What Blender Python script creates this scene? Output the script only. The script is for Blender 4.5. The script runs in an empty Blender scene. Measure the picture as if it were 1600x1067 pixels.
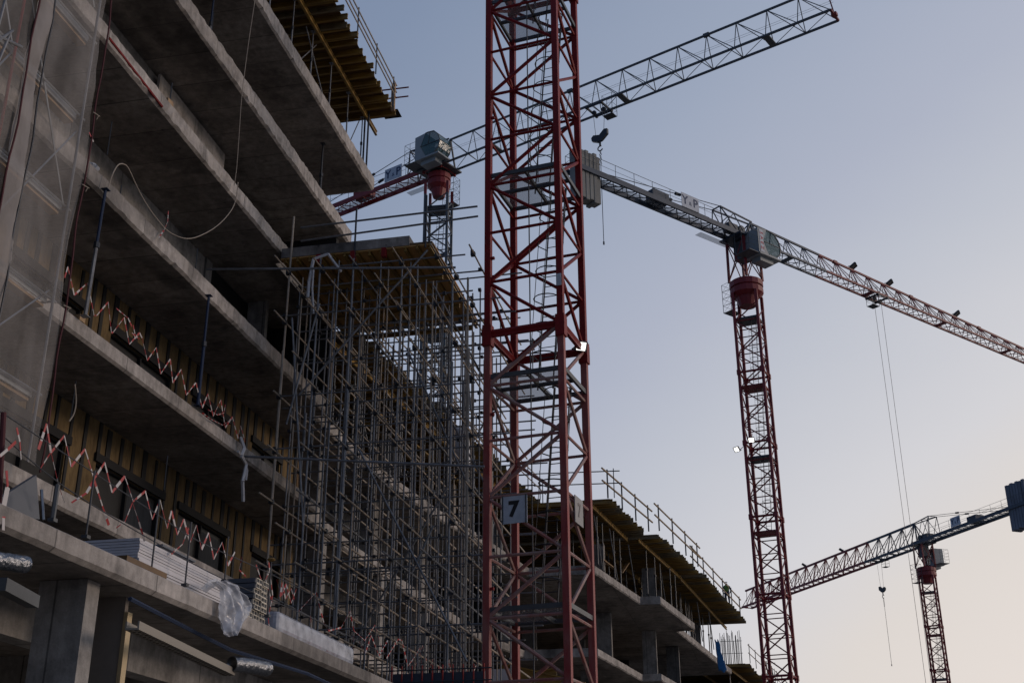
import bpy, math, random
from mathutils import Vector, Matrix, noise
random.seed(7)
R = math.radians
sc = bpy.context.scene
# ------------------------------------------------------------------ camera
F_PX, PITCH, YAW, ROLL = 1915.0, R(23.15), R(11.7), R(-0.26)
POS = Vector((0, 0, 1.6))
fw = Vector((-math.sin(YAW)*math.cos(PITCH), math.cos(YAW)*math.cos(PITCH), math.sin(PITCH)))
rt = Vector((math.cos(YAW), math.sin(YAW), 0)); up = rt.cross(fw)
rt, up = rt*math.cos(ROLL)+up*math.sin(ROLL), up*math.cos(ROLL)-rt*math.sin(ROLL)
cd = bpy.data.cameras.new("camera"); cam = bpy.data.objects.new("camera", cd)
sc.collection.objects.link(cam); sc.camera = cam
cd.sensor_width = 36; cd.lens = F_PX/1600*36; cd.clip_end = 6000; cd.clip_start = 0.1
m = Matrix((rt, up, -fw)).transposed().to_4x4(); m.translation = POS; cam.matrix_world = m
# ------------------------------------------------------------------ sky, sun, exposure
SUN_EL, SUN_AZ = 5.0, 78.0          # azimuth from +Y towards +X (dusk glow low beyond the right edge)
w = bpy.data.worlds.new("World"); sc.world = w; w.use_nodes = True
nt = w.node_tree; nt.nodes.clear()
out = nt.nodes.new('ShaderNodeOutputWorld'); bg = nt.nodes.new('ShaderNodeBackground')
sky = nt.nodes.new('ShaderNodeTexSky'); sky.sky_type = 'NISHITA'; sky.sun_disc = False
sky.sun_elevation = R(SUN_EL); sky.sun_rotation = R(SUN_AZ)
sky.air_density = 1.0; sky.dust_density = 1.5; sky.ozone_density = 1.0
# the sky's own colour by direction: dusk blue overhead, pale mauve and cream low towards the sunset
tc = nt.nodes.new('ShaderNodeTexCoord')
dot = nt.nodes.new('ShaderNodeVectorMath'); dot.operation = 'DOT_PRODUCT'
g = Vector((0.95, 0.90, -1.0)).normalized(); dot.inputs[1].default_value = g
nt.links.new(tc.outputs['Generated'], dot.inputs[0])
nz = nt.nodes.new('ShaderNodeTexNoise'); nz.inputs['Scale'].default_value = 2.2; nz.inputs['Detail'].default_value = 4
mpn = nt.nodes.new('ShaderNodeMapping'); mpn.inputs['Scale'].default_value = (1, 1, 3.0)
nt.links.new(tc.outputs['Generated'], mpn.inputs[0]); nt.links.new(mpn.outputs[0], nz.inputs['Vector'])
ma = nt.nodes.new('ShaderNodeMath'); ma.operation = 'MULTIPLY_ADD'; ma.inputs[1].default_value = 0.07
nt.links.new(nz.outputs['Fac'], ma.inputs[0]); nt.links.new(dot.outputs['Value'], ma.inputs[2])
cr = nt.nodes.new('ShaderNodeValToRGB')
def s2l(c): return tuple(((x/255)/12.92 if x/255 <= .04045 else ((x/255+.055)/1.055)**2.4) for x in c)
SKY = [(-0.80, (84, 104, 138)), (-0.35, (106, 124, 154)), (-0.094, (128, 143, 169)), (0.096, (155, 166, 187)), (0.22, (174, 180, 197)),
       (0.30, (190, 194, 205)), (0.42, (212, 211, 215)), (0.49, (222, 215, 210)), (0.56, (229, 220, 214)), (0.9, (236, 220, 206))]
lo, hi = -1.0, 1.0
cr.color_ramp.elements.remove(cr.color_ramp.elements[1])
for i, (p, c) in enumerate(SKY):
    e = cr.color_ramp.elements[0] if i == 0 else cr.color_ramp.elements.new((p-lo)/(hi-lo))
    e.position = (p-lo)/(hi-lo); e.color = (*s2l(c), 1)
mr = nt.nodes.new('ShaderNodeMapRange'); mr.inputs[1].default_value = lo+.035; mr.inputs[2].default_value = hi+.035
nt.links.new(ma.outputs[0], mr.inputs[0]); nt.links.new(mr.outputs[0], cr.inputs[0])
mixs = nt.nodes.new('ShaderNodeVectorMath'); mixs.operation = 'MULTIPLY_ADD'   # nishita * k + gradient
mixs.inputs[1].default_value = (0.0012, 0.0012, 0.0012)
nt.links.new(sky.outputs[0], mixs.inputs[0]); nt.links.new(cr.outputs[0], mixs.inputs[2])
nt.links.new(mixs.outputs[0], bg.inputs[0]); bg.inputs[1].default_value = 1.0
nt.links.new(bg.outputs[0], out.inputs[0])
sd = bpy.data.lights.new("sun", 'SUN'); sun = bpy.data.objects.new("sun", sd); sc.collection.objects.link(sun)
sd.energy = 0.74; sd.angle = R(12); sd.color = (1.0, 0.80, 0.66)
sdir = Vector((math.sin(R(SUN_AZ))*math.cos(R(14)), math.cos(R(SUN_AZ))*math.cos(R(14)), math.sin(R(14))))
sun.rotation_euler = sdir.to_track_quat('Z', 'Y').to_euler()
sc.view_settings.view_transform = 'Standard'; sc.view_settings.look = 'None'
sc.view_settings.exposure = 0.0; sc.view_settings.gamma = 1
sc.cycles.max_bounces = 7; sc.cycles.diffuse_bounces = 6; sc.cycles.transparent_max_bounces = 24

# ------------------------------------------------------------------ helpers
def V(*a): return Vector(a)
def ray(px, py): return fw*F_PX + rt*(px-800) + up*(533.5-py)
def AX(px, py, x): r = ray(px, py); return POS + r*((x-POS.x)/r.x)     # where a sight line meets a wall plane
def AY(px, py, y): r = ray(px, py); return POS + r*((y-POS.y)/r.y)
def AZ(px, py, z): r = ray(px, py); return POS + r*((z-POS.z)/r.z)

class MB:
    def __init__(s): s.v = []; s.f = []; s.mi = []; s.cur = 0
    def add(s, vs, fs):
        o = len(s.v); s.v += [tuple(v) for v in vs]
        for f in fs: s.f.append(tuple(i+o for i in f)); s.mi.append(s.cur)
        return s
    def box(s, c, size, ax=None):
        c = V(*c); x, y, z = ax or (V(1, 0, 0), V(0, 1, 0), V(0, 0, 1)); a, b, d = [q/2 for q in size]
        vs = [c+x*i*a+y*j*b+z*k*d for k in (-1, 1) for j in (-1, 1) for i in (-1, 1)]
        return s.add(vs, [(0, 2, 3, 1), (4, 5, 7, 6), (0, 1, 5, 4), (2, 6, 7, 3), (0, 4, 6, 2), (1, 3, 7, 5)])
    def bx(s, x0, x1, y0, y1, z0, z1): return s.box(((x0+x1)/2, (y0+y1)/2, (z0+z1)/2), (x1-x0, y1-y0, z1-z0))
    def bar(s, p, q, w, h=None, upv=None):            # rectangular bar from p to q
        p = V(*p); q = V(*q); d = q-p; L = d.length
        if L < 1e-6: return s
        d /= L; u = upv or V(0, 0, 1)
        if abs(d.dot(u)) > .98: u = V(0, 1, 0)
        x = d.cross(u).normalized(); z = x.cross(d)
        return s.box((p+q)/2, (w, L, h or w), (x, d, z))
    def tube(s, p, q, r, n=6, r2=None, cap=True):
        p = V(*p); q = V(*q); d = q-p
        if d.length < 1e-6: return s
        d.normalize(); u = V(0, 0, 1) if abs(d.z) < .9 else V(1, 0, 0)
        x = d.cross(u).normalized(); y = d.cross(x); r2 = r if r2 is None else r2
        vs = [p+(x*math.cos(2*math.pi*i/n)+y*math.sin(2*math.pi*i/n))*r for i in range(n)]
        vs += [q+(x*math.cos(2*math.pi*i/n)+y*math.sin(2*math.pi*i/n))*r2 for i in range(n)]
        fs = [(i, (i+1) % n, n+(i+1) % n, n+i) for i in range(n)]
        if cap: fs += [tuple(range(n-1, -1, -1)), tuple(range(n, 2*n))]
        return s.add(vs, fs)
    def path(s, pts, r, n=5):
        for a, b in zip(pts, pts[1:]): s.tube(a, b, r, n)
        return s
    def prism(s, poly, z0, z1):
        n = len(poly); vs = [(x, y, z0) for x, y in poly]+[(x, y, z1) for x, y in poly]
        a = sum(poly[i][0]*poly[(i+1) % n][1]-poly[(i+1) % n][0]*poly[i][1] for i in range(n))
        fs = [(i, (i+1) % n, n+(i+1) % n, n+i) for i in range(n)]
        fs += [tuple(range(n-1, -1, -1)), tuple(range(n, 2*n))]
        if a < 0: fs = [tuple(reversed(f)) for f in fs]
        return s.add(vs, fs)
    def ring(s, c, r, rt_, nrm, n=16, a0=0, a1=2*math.pi, seg=4):
        nrm = V(*nrm).normalized(); u = V(1, 0, 0) if abs(nrm.x) < .9 else V(0, 1, 0)
        x = nrm.cross(u).normalized(); y = nrm.cross(x); c = V(*c)
        pts = [c+(x*math.cos(a0+(a1-a0)*i/n)+y*math.sin(a0+(a1-a0)*i/n))*r for i in range(n+1)]
        return s.path(pts, rt_, seg)
    def build(s, name, mats, parent=None, loc=None, smooth=False):
        me = bpy.data.meshes.new(name)
        root = parent
        o0 = V(0, 0, 0)
        if parent is not None: o0 = parent.matrix_basis.translation if parent.parent is None else V(*parent['_o'])
        elif loc is not None: o0 = V(*loc)
        me.from_pydata([(v[0]-o0.x, v[1]-o0.y, v[2]-o0.z) for v in s.v], [], s.f)
        mats = mats if isinstance(mats, (list, tuple)) else [mats]
        for mt in mats: me.materials.append(M[mt])
        if len(mats) > 1: me.polygons.foreach_set('material_index', s.mi)
        if smooth: me.polygons.foreach_set('use_smooth', [True]*len(me.polygons))
        me.update()
        o = bpy.data.objects.new(name, me); sc.collection.objects.link(o)
        o['_o'] = tuple(o0)
        if parent is not None: o.parent = parent
        else: o.location = o0
        return o
def tag(o, label=None, cat=None, group=None, kind=None):
    if label: o['label'] = label
    if cat: o['category'] = cat
    if group: o['group'] = group
    if kind: o['kind'] = kind
    return o
def thing(name, loc, label, cat, group=None):
    o = bpy.data.objects.new(name, None); sc.collection.objects.link(o); o.location = loc; o.empty_display_size = .1
    return tag(o, label, cat, group)
def text(name, body, size, origin, xdir, ydir, mat, parent, depth=.004, bold=.0):
    cu = bpy.data.curves.new(name, 'FONT'); cu.body = body; cu.size = size; cu.align_x = 'CENTER'; cu.align_y = 'CENTER'
    cu.extrude = depth; cu.offset = bold
    tmp = bpy.data.objects.new(name, cu); sc.collection.objects.link(tmp)
    dg = bpy.context.evaluated_depsgraph_get(); me = bpy.data.meshes.new_from_object(tmp.evaluated_get(dg))
    bpy.data.objects.remove(tmp)
    x = xdir.normalized(); y = (ydir-x*ydir.dot(x)).normalized(); z = x.cross(y)
    T = Matrix((x, y, z)).transposed().to_4x4(); T.translation = origin
    me.transform(T)
    o0 = parent.location if parent.parent is None else V(*parent['_o'])
    me.transform(Matrix.Translation(-o0)); me.materials.clear(); me.materials.append(M[mat])
    o = bpy.data.objects.new(name, me); sc.collection.objects.link(o); o.parent = parent; o['_o'] = tuple(o0)
    return o

# ------------------------------------------------------------------ materials
M = {}
def mat(name, col, rough=.6, metal=0., noise_amt=0., nscale=3., col2=None, bump=0., bscale=20., alpha=None, stretch=(1, 1, 1), emit=None, detail=6):
    m = bpy.data.materials.new(name); m.use_nodes = True; M[name] = m; nt = m.node_tree; b = nt.nodes['Principled BSDF']
    b.inputs['Roughness'].default_value = rough; b.inputs['Metallic'].default_value = metal
    b.inputs['Base Color'].default_value = (*col, 1)
    geo = nt.nodes.new('ShaderNodeNewGeometry'); mp = nt.nodes.new('ShaderNodeMapping'); mp.inputs['Scale'].default_value = stretch
    nt.links.new(geo.outputs['Position'], mp.inputs[0])
    if noise_amt:
        n = nt.nodes.new('ShaderNodeTexNoise'); n.inputs['Scale'].default_value = nscale; n.inputs['Detail'].default_value = detail; n.inputs['Roughness'].default_value = .62
        nt.links.new(mp.outputs[0], n.inputs['Vector'])
        r = nt.nodes.new('ShaderNodeValToRGB'); r.color_ramp.elements[0].position = .32; r.color_ramp.elements[1].position = .68
        c2 = col2 or tuple(c*(1-noise_amt) for c in col); r.color_ramp.elements[0].color = (*c2, 1); r.color_ramp.elements[1].color = (*col, 1)
        nt.links.new(n.outputs['Fac'], r.inputs[0]); nt.links.new(r.outputs[0], b.inputs['Base Color'])
        m['_col'] = 1
    if bump:
        n2 = nt.nodes.new('ShaderNodeTexNoise'); n2.inputs['Scale'].default_value = bscale; n2.inputs['Detail'].default_value = 8
        nt.links.new(mp.outputs[0], n2.inputs['Vector'])
        bp = nt.nodes.new('ShaderNodeBump'); bp.inputs['Strength'].default_value = bump; bp.inputs['Distance'].default_value = .03
        nt.links.new(n2.outputs['Fac'], bp.inputs['Height']); nt.links.new(bp.outputs[0], b.inputs['Normal'])
    if alpha is not None: b.inputs['Alpha'].default_value = alpha
    if emit: b.inputs['Emission Color'].default_value = (*emit[0], 1); b.inputs['Emission Strength'].default_value = emit[1]
    return m
def concrete(name, base, dark, panel=(2.5, 1.25), rough=.8, stain=.5):
    m = bpy.data.materials.new(name); m.use_nodes = True; M[name] = m; nt = m.node_tree; b = nt.nodes['Principled BSDF']
    b.inputs['Roughness'].default_value = rough
    geo = nt.nodes.new('ShaderNodeNewGeometry')
    def noi(scale, det, st=(1, 1, 1)):
        mp = nt.nodes.new('ShaderNodeMapping'); mp.inputs['Scale'].default_value = st; nt.links.new(geo.outputs['Position'], mp.inputs[0])
        n = nt.nodes.new('ShaderNodeTexNoise'); n.inputs['Scale'].default_value = scale; n.inputs['Detail'].default_value = det; n.inputs['Roughness'].default_value = .6
        nt.links.new(mp.outputs[0], n.inputs['Vector']); return n
    a = noi(.55, 6, (1, .7, 1)); bb = noi(6, 8); st = noi(2.0, 5, (3, 3, .5)); fine = noi(45, 4)
    ra = nt.nodes.new('ShaderNodeValToRGB'); ra.color_ramp.elements[0].position = .35; ra.color_ramp.elements[1].position = .66
    ra.color_ramp.elements[0].color = (*dark, 1); ra.color_ramp.elements[1].color = (*base, 1)
    nt.links.new(a.outputs['Fac'], ra.inputs[0])
    def mul(c, n, lo, hi, p0=.3, p1=.7):
        r = nt.nodes.new('ShaderNodeMapRange'); r.inputs[1].default_value = p0; r.inputs[2].default_value = p1; r.inputs[3].default_value = lo; r.inputs[4].default_value = hi
        nt.links.new(n, r.inputs[0]); x = nt.nodes.new('ShaderNodeVectorMath'); x.operation = 'SCALE'
        nt.links.new(c, x.inputs[0]); nt.links.new(r.outputs[0], x.inputs['Scale']); return x.outputs[0]
    c = mul(ra.outputs[0], bb.outputs['Fac'], .72, 1.12); c = mul(c, st.outputs['Fac'], 1-stain*.5, 1.05, .3, .6); c = mul(c, fine.outputs['Fac'], .88, 1.08)
    # board joints left by the formwork, in plan (soffits) 
    sp = nt.nodes.new('ShaderNodeSeparateXYZ'); nt.links.new(geo.outputs['Position'], sp.inputs[0])
    for ax, per in (('X', panel[0]), ('Y', panel[1])):
        d = nt.nodes.new('ShaderNodeMath'); d.operation = 'DIVIDE'; d.inputs[1].default_value = per; nt.links.new(sp.outputs[ax], d.inputs[0])
        fr = nt.nodes.new('ShaderNodeMath'); fr.operation = 'FRACT'; nt.links.new(d.outputs[0], fr.inputs[0])
        lt = nt.nodes.new('ShaderNodeMath'); lt.operation = 'LESS_THAN'; lt.inputs[1].default_value = .022/per*1.2; nt.links.new(fr.outputs[0], lt.inputs[0])
        c = mul(c, lt.outputs[0], 1.0, .42, 0, 1)
        fl = nt.nodes.new('ShaderNodeMath'); fl.operation = 'FLOOR'; nt.links.new(d.outputs[0], fl.inputs[0])
        wn = nt.nodes.new('ShaderNodeTexWhiteNoise'); wn.noise_dimensions = '1D'; nt.links.new(fl.outputs[0], wn.inputs['W'])
        c = mul(c, wn.outputs['Value'], .84, 1.08, 0, 1)
    wv = noi(.35, 3, (1, .25, 1)); c = mul(c, wv.outputs['Fac'], .45, 1.0, .36, .46)      # damp dark bands
    pt = noi(1.4, 8, (1, 1, 1)); c = mul(c, pt.outputs['Fac'], .70, 1.08, .38, .5)
    vo = nt.nodes.new('ShaderNodeTexVoronoi'); vo.inputs['Scale'].default_value = 1.1; nt.links.new(geo.outputs['Position'], vo.inputs['Vector'])
    c = mul(c, vo.outputs['Distance'], .45, 1.0, .03, .045)                                  # tie holes
    nt.links.new(c, b.inputs['Base Color'])
    bp = nt.nodes.new('ShaderNodeBump'); bp.inputs['Strength'].default_value = .45; bp.inputs['Distance'].default_value = .03
    nt.links.new(bb.outputs['Fac'], bp.inputs['Height']); nt.links.new(bp.outputs[0], b.inputs['Normal'])
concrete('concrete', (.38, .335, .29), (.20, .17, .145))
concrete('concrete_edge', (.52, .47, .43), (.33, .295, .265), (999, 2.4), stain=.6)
concrete('concrete_wall', (.38, .355, .33), (.25, .23, .21), (1.2, 2.4))
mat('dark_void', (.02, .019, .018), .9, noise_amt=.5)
mat('steel_tube', (.24, .24, .25), .5, .4, noise_amt=.45, nscale=4, stretch=(1, 1, 1))
mat('rusty_lit_tube', (.46, .37, .28), .6, .1, noise_amt=.5, nscale=3, col2=(.22, .19, .16))  # brown tube tone lightened so the ledgers carry warm low light in colour
mat('wing_rail', (.42, .29, .16), .7, 0, noise_amt=.5, nscale=3, col2=(.2, .15, .10))
mat('worn_timber', (.20, .15, .075), .75, 0, noise_amt=.6, nscale=4, col2=(.10, .075, .045))
mat('table_ply', (.58, .32, .10), .6, 0, noise_amt=.45, nscale=1.6)
mat('profile_side', (.07, .08, .10), .5)
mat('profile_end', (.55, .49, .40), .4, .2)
mat('tray_metal', (.26, .23, .19), .5, .2)
mat('dark_steel', (.045, .05, .06), .5, .4, noise_amt=.3)
mat('red_paint', (.24, .010, .012), .55, 0, noise_amt=.4, nscale=2.5, col2=(.15, .012, .012), bump=.1)
M['red_paint'].node_tree.nodes['Principled BSDF'].inputs['Specular IOR Level'].default_value = .25
mat('red_glow_tint', (.30, .09, .075), .65, 0, noise_amt=.6, nscale=2.6, col2=(.33, .25, .22), bump=.2, stretch=(1, 1, .5))  # bracing red paled with grey, floodlight glow painted into its colour
mat('red_leg_glow_tint', (.26, .02, .02), .6, 0, noise_amt=.6, nscale=3.2, col2=(.28, .10, .085), bump=.2, stretch=(1, 1, .35))  # leg red with floodlight glow mixed in as paler patches
mat('red_paint_far', (.22, .014, .016), .5, 0, noise_amt=.3, nscale=2)
mat('maroon_cord', (.07, .012, .016), .8)
mat('plaster', (.22, .19, .165), .9, 0, noise_amt=.35, nscale=1.5)
mat('blue_steel', (.045, .06, .085), .45, .2, noise_amt=.35, nscale=2)
mat('grey_steel', (.10, .105, .11), .5, .3, noise_amt=.35, nscale=2)
mat('grating', (.30, .33, .37), .6, .1, alpha=.38)
mat('yellow_timber', (.31, .18, .028), .6, 0, noise_amt=.5, nscale=3, col2=(.15, .085, .02), stretch=(.4, 1, 1))
mat('brown_ply', (.16, .085, .03), .6, 0, noise_amt=.5, nscale=2)
mat('pale_timber', (.42, .27, .14), .7, 0, noise_amt=.4, nscale=4, col2=(.24, .15, .08))
mat('wool', (.20, .135, .06), .95, 0, noise_amt=.5, nscale=7, col2=(.10, .065, .028), bump=.5, bscale=14, stretch=(1, 1, .35))
mat('black_strip', (.012, .012, .013), .7)
mat('frame_black', (.011, .011, .012), .85)
mat('window_void', (.012, .012, .013), .5, 0, noise_amt=.4, nscale=1)
mat('white_sheet', (.62, .60, .62), .5, 0, noise_amt=.15, nscale=3)
mat('grey_panel', (.10, .11, .13), .5)
mat('curtain', (.05, .055, .062), .9, 0, noise_amt=.4, nscale=2, stretch=(1, 4, .3))
mat('galv', (.34, .35, .36), .35, .7, noise_amt=.3, nscale=5)
mat('gold_edge', (.55, .42, .24), .4, .3, noise_amt=.3)
mat('foil', (.24, .25, .27), .28, .95, noise_amt=.3, nscale=9, bump=1.0, bscale=16)
mat('blue_pipe', (.012, .026, .065), .8)
mat('blue_cloth', (.02, .16, .42), .7, 0, noise_amt=.3, nscale=6)
mat('tape_red', (.36, .025, .025), .5)
mat('tape_white', (.50, .46, .44), .5)
mat('rope', (.33, .28, .23), .9)
mat('wire', (.05, .05, .055), .5)
mat('white_cloth', (.55, .54, .55), .8, 0, noise_amt=.25, nscale=8)
mat('cw_concrete', (.26, .255, .235), .85, 0, noise_amt=.35, nscale=1.4, bump=.2, stretch=(1, 1, .3))
mat('cw_blue', (.17, .19, .23), .85, 0, noise_amt=.35, nscale=1.4, stretch=(1, 1, .3))
mat('cab_shell', (.27, .29, .29), .4, 0, noise_amt=.15, nscale=2)
mat('sign_white', (.50, .53, .58), .5, 0, noise_amt=.22, nscale=5)
mat('sign_pale', (.30, .29, .28), .6)
mat('ink', (.01, .01, .012), .6)
mat('ink_faint', (.20, .18, .17), .7)
mat('ink_blue', (.01, .03, .09), .6)
mat('ink_red', (.35, .02, .03), .6)
mat('lamp_lit', (1, 1, 1), .4, emit=((1.0, .97, .90), 2.6))
mat('asphalt', (.36, .33, .29), .9, noise_amt=.4, nscale=.6)
mat('skin', (.35, .2, .14), .6)
mat('hivis', (.12, .20, .03), .7); mat('jeans', (.03, .04, .07), .8); mat('helmet', (.5, .48, .45), .4)
# glass of the crane cabs, netting and plastic film
gm = mat('cab_glass', (.05, .12, .12), .08); gb = gm.node_tree.nodes['Principled BSDF']; gb.inputs['Alpha'].default_value = .72
gb.inputs['Specular IOR Level'].default_value = .8
def film(name, col, alpha_lo, alpha_hi, scale, stretch, rough=.6, fine=None):
    m = mat(name, col, rough, noise_amt=.2, nscale=2.5); nt = m.node_tree; b = nt.nodes['Principled BSDF']
    geo = nt.nodes.new('ShaderNodeNewGeometry'); mp = nt.nodes.new('ShaderNodeMapping'); mp.inputs['Scale'].default_value = stretch
    n = nt.nodes.new('ShaderNodeTexNoise'); n.inputs['Scale'].default_value = scale; n.inputs['Detail'].default_value = 5
    nt.links.new(geo.outputs['Position'], mp.inputs[0]); nt.links.new(mp.outputs[0], n.inputs['Vector'])
    r = nt.nodes.new('ShaderNodeMapRange'); r.inputs[1].default_value = .35; r.inputs[2].default_value = .65; r.inputs[3].default_value = alpha_lo; r.inputs[4].default_value = alpha_hi
    nt.links.new(n.outputs['Fac'], r.inputs[0]); nt.links.new(r.outputs[0], b.inputs['Alpha'])
film('net', (.42, .385, .36), .20, .38, 1.6, (1, 1, .35))
film('net_fold', (.30, .27, .255), .60, .82, 2.5, (1, 1, .25))
film('plastic', (.50, .53, .60), .5, .88, 5, (1, 1, 1), .22)

# ------------------------------------------------------------------ ground
tag(MB().add([(-400, -200, 0), (400, -200, 0), (400, 900, 0), (-400, 900, 0)], [(0, 1, 2, 3)]).build('ground', 'asphalt'), kind='structure')

# ------------------------------------------------------------------ the concrete frame
ZA, ZA2, ZB, ZC, ZD, ZE, ZF, ZG = 4.8, 7.6, 11.1, 14.3, 17.6, 20.75, 24.04, 27.25
def rough_slab(edge, z0, z1, xin, jag=.035, seed=0, step=.14):
    """slab whose outer face follows the plan polyline `edge`; its arrises are chipped and uneven."""
    rnd = random.Random(seed); pts = []
    for (x0, y0), (x1, y1) in zip(edge, edge[1:]):
        L = math.hypot(x1-x0, y1-y0); n = max(1, int(L/step))
        pts += [(x0+(x1-x0)*i/n, y0+(y1-y0)*i/n) for i in range(n)]
    pts.append(edge[-1]); mb = MB(); rows = []
    for i, (x, y) in enumerate(pts):
        b = (noise.noise(V(x*1.1, y*1.1, seed*3.1))*.5+rnd.uniform(-.30, .30))*jag+(jag*.45 if noise.noise(V(y*.55, seed*1.7, 5)) > .1 else 0)
        if noise.noise(V(y*2.1, seed, 2)) > .42: b += jag*.8
        t = rnd.uniform(-.5, .7)*jag*.8
        rows.append([(xin, y, z0), (x-.06-abs(b)*.6, y, z0+max(0, b)), (x+rnd.uniform(-.2, .2)*jag, y, z0+.05+max(0, b)),
                     (x+rnd.uniform(-.25, .25)*jag, y, (z0+z1)/2), (x+rnd.uniform(-.2, .2)*jag, y, z1-.03+t*.4), (x-.05-abs(t)*.6, y, z1+t*.35), (xin, y, z1)])
    n = 7; vs = [p for r_ in rows for p in r_]; fs = []
    mis = []
    for i in range(len(rows)-1):
        for j in range(n):
            a = i*n+j; b_ = i*n+(j+1) % n
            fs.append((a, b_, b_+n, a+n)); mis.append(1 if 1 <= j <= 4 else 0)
    fs.append(tuple(range(n-1, -1, -1))); fs.append(tuple((len(rows)-1)*n+j for j in range(n))); mis += [0, 0]
    mb.add(vs, fs); mb.mi = mis
    return mb
bld = thing('concrete_building', (-18, 20, 0), 'raw grey concrete frame building under construction with stacked floor slabs stepping up at left', 'building')
C2 = ['concrete', 'concrete_edge']
XI = -26
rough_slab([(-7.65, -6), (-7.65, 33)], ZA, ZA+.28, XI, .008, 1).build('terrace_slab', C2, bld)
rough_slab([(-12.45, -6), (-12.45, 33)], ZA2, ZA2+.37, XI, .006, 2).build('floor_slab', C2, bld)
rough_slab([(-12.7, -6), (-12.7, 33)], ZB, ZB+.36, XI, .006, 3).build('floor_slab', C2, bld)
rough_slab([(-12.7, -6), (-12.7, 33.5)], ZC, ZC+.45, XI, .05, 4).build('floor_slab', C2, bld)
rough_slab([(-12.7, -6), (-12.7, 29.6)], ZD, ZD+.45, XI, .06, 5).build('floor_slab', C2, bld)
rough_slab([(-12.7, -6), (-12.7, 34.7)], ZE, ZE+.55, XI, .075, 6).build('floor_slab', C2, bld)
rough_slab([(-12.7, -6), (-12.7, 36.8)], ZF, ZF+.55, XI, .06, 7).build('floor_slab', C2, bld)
def wl(name, x0, x1, y0, y1, z0, z1, m='concrete_wall', par=None): return MB().bx(x0, x1, y0, y1, z0, z1).build(name, m, par or bld)
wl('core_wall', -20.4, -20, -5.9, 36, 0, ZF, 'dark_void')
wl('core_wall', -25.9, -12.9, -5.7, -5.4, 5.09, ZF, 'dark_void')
# downstand beams under the ceilings
wl('downstand_beam', -15.25, -14.9, -5, 28.8, ZD-.95, ZD-.003)
wl('end_wall', -17.5, -14.85, 28.805, 29.2, ZC+.455, ZD-.003)
wl('downstand_beam', -14.95, -14.6, -5, 28.2, ZE-.95, ZE-.003)
MB().bx(-14.45, -14.38, 24.3, 28.35, ZE-1.05, ZE-.08).build('shutter_board', 'concrete_edge', bld)
wl('downstand_beam', -15.3, -14.9, 12, 34.5, ZF-.7, ZF-.003)
wl('downstand_beam', -15.3, -14.95, 33.2, 34.4, ZD+.455, ZE-.003)
# columns of the ground floor and of the open floors
wl('column', -8.62, -7.98, 13.33, 13.62, 0, ZA-.003)
wl('column', -8.62, -7.98, 24.3, 24.6, 0, ZA-.003)
wl('column', -8.62, -7.98, 5.3, 5.6, 0, ZA-.003)
for y in (18.5, 24.4, 30.2, 34.2): wl('column', -15.9, -15.2, y, y+.35, ZC+.455, ZD-.955)
for y in (19.5, 26.5, 33): wl('column', -15.9, -15.3, y, y+.35, ZD+.455, ZE-.955)
for y in (19.5, 26.5, 34): wl('column', -16.2, -15.6, y, y+.35, ZE+.56, ZF-.003)
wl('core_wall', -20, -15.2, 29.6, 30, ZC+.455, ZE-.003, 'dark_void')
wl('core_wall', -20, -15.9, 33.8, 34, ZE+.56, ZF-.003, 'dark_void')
# timber studs in the dark openings of the third floor
for y in (21.7, 22.9, 23.25, 26.1, 29.9): MB().bar((-14.6, y, ZC+.46), (-14.7, y+.1, ZC+1.75), .16, .12).build('timber_stud', 'pale_timber', bld)
wl('timber_board', -14.85, -14.78, 31.4, 31.7, ZC+.455, ZD-.9, 'pale_timber')

# facade walls: mineral wool between black battens, window openings with dark frames
def facade(z0, z1, y0, y1, seed, wins, x=-14.8):
    rnd = random.Random(seed)
    t = MB().bx(x-.3, x, y0, y1, z0, z1)   # wall body, cut by windows below
    mb = MB(); ys = sorted([y0]+[a for w_ in wins for a in w_[:2]]+[y1]); wz0, wz1 = z0+.03, z1-.95
    for a, b in zip(ys, ys[1:]):
        if any(abs(a-w_[0]) < 1e-6 for w_ in wins): mb.bx(x-.25, x, a, b, wz1, z1); mb.bx(x-.25, x, a, b, z0, wz0)
        else: mb.bx(x-.25, x, a, b, z0, z1)
    wall = mb.build('insulated_wall', 'wool', bld)
    bt = MB(); y = y0+.3
    while y < y1:
        wv = rnd.choice((.1, .13, .2)); inwin = any(w_[0]-.05 < y < w_[1]+.05 for w_ in wins)
        lean = rnd.uniform(-.02, .02); zb = wz1+.05 if inwin else z0
        MB().bx(x, x+.03, y-wv/2, y+wv/2, zb, z1-.01-rnd.choice((0, 0, .05))).build('batten', 'black_strip', wall)
        y += rnd.choice((.42, .55, .6, .62))
    for (a, b, op) in wins:
        fr = MB(); 
        for (p, q) in (((a, wz0), (a, wz1)), ((b, wz0), (b, wz1)), (((a+b)/2, wz0), ((a+b)/2, wz1)), ((a, wz1), (b, wz1))):
            fr.bar((x-.10, p[0], p[1]), (x-.10, q[0], q[1]), .10, .06)
        fr.bx(x+.005, x+.07, a-.12, b+.12, wz1, wz1+.2)
        f = fr.build('window', 'frame_black', bld)
        MB().bx(x-.16, x-.14, a, b, wz0, wz1).build('pane', 'window_void', f)
        if op: MB().bx(x-.135, x-.125, (a+b)/2+.15, b-.12, wz0+.1, wz1-.15).build('blind', 'curtain', f)
facade(ZA2+.425, ZB-.003, 8, 36.6, 3, [(9, 11.4, 0), (14, 16.6, 0), (20.2, 23.1, 0), (24.4, 27.6, 1), (28.6, 31.6, 1), (33.4, 35.6, 0)])
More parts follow.
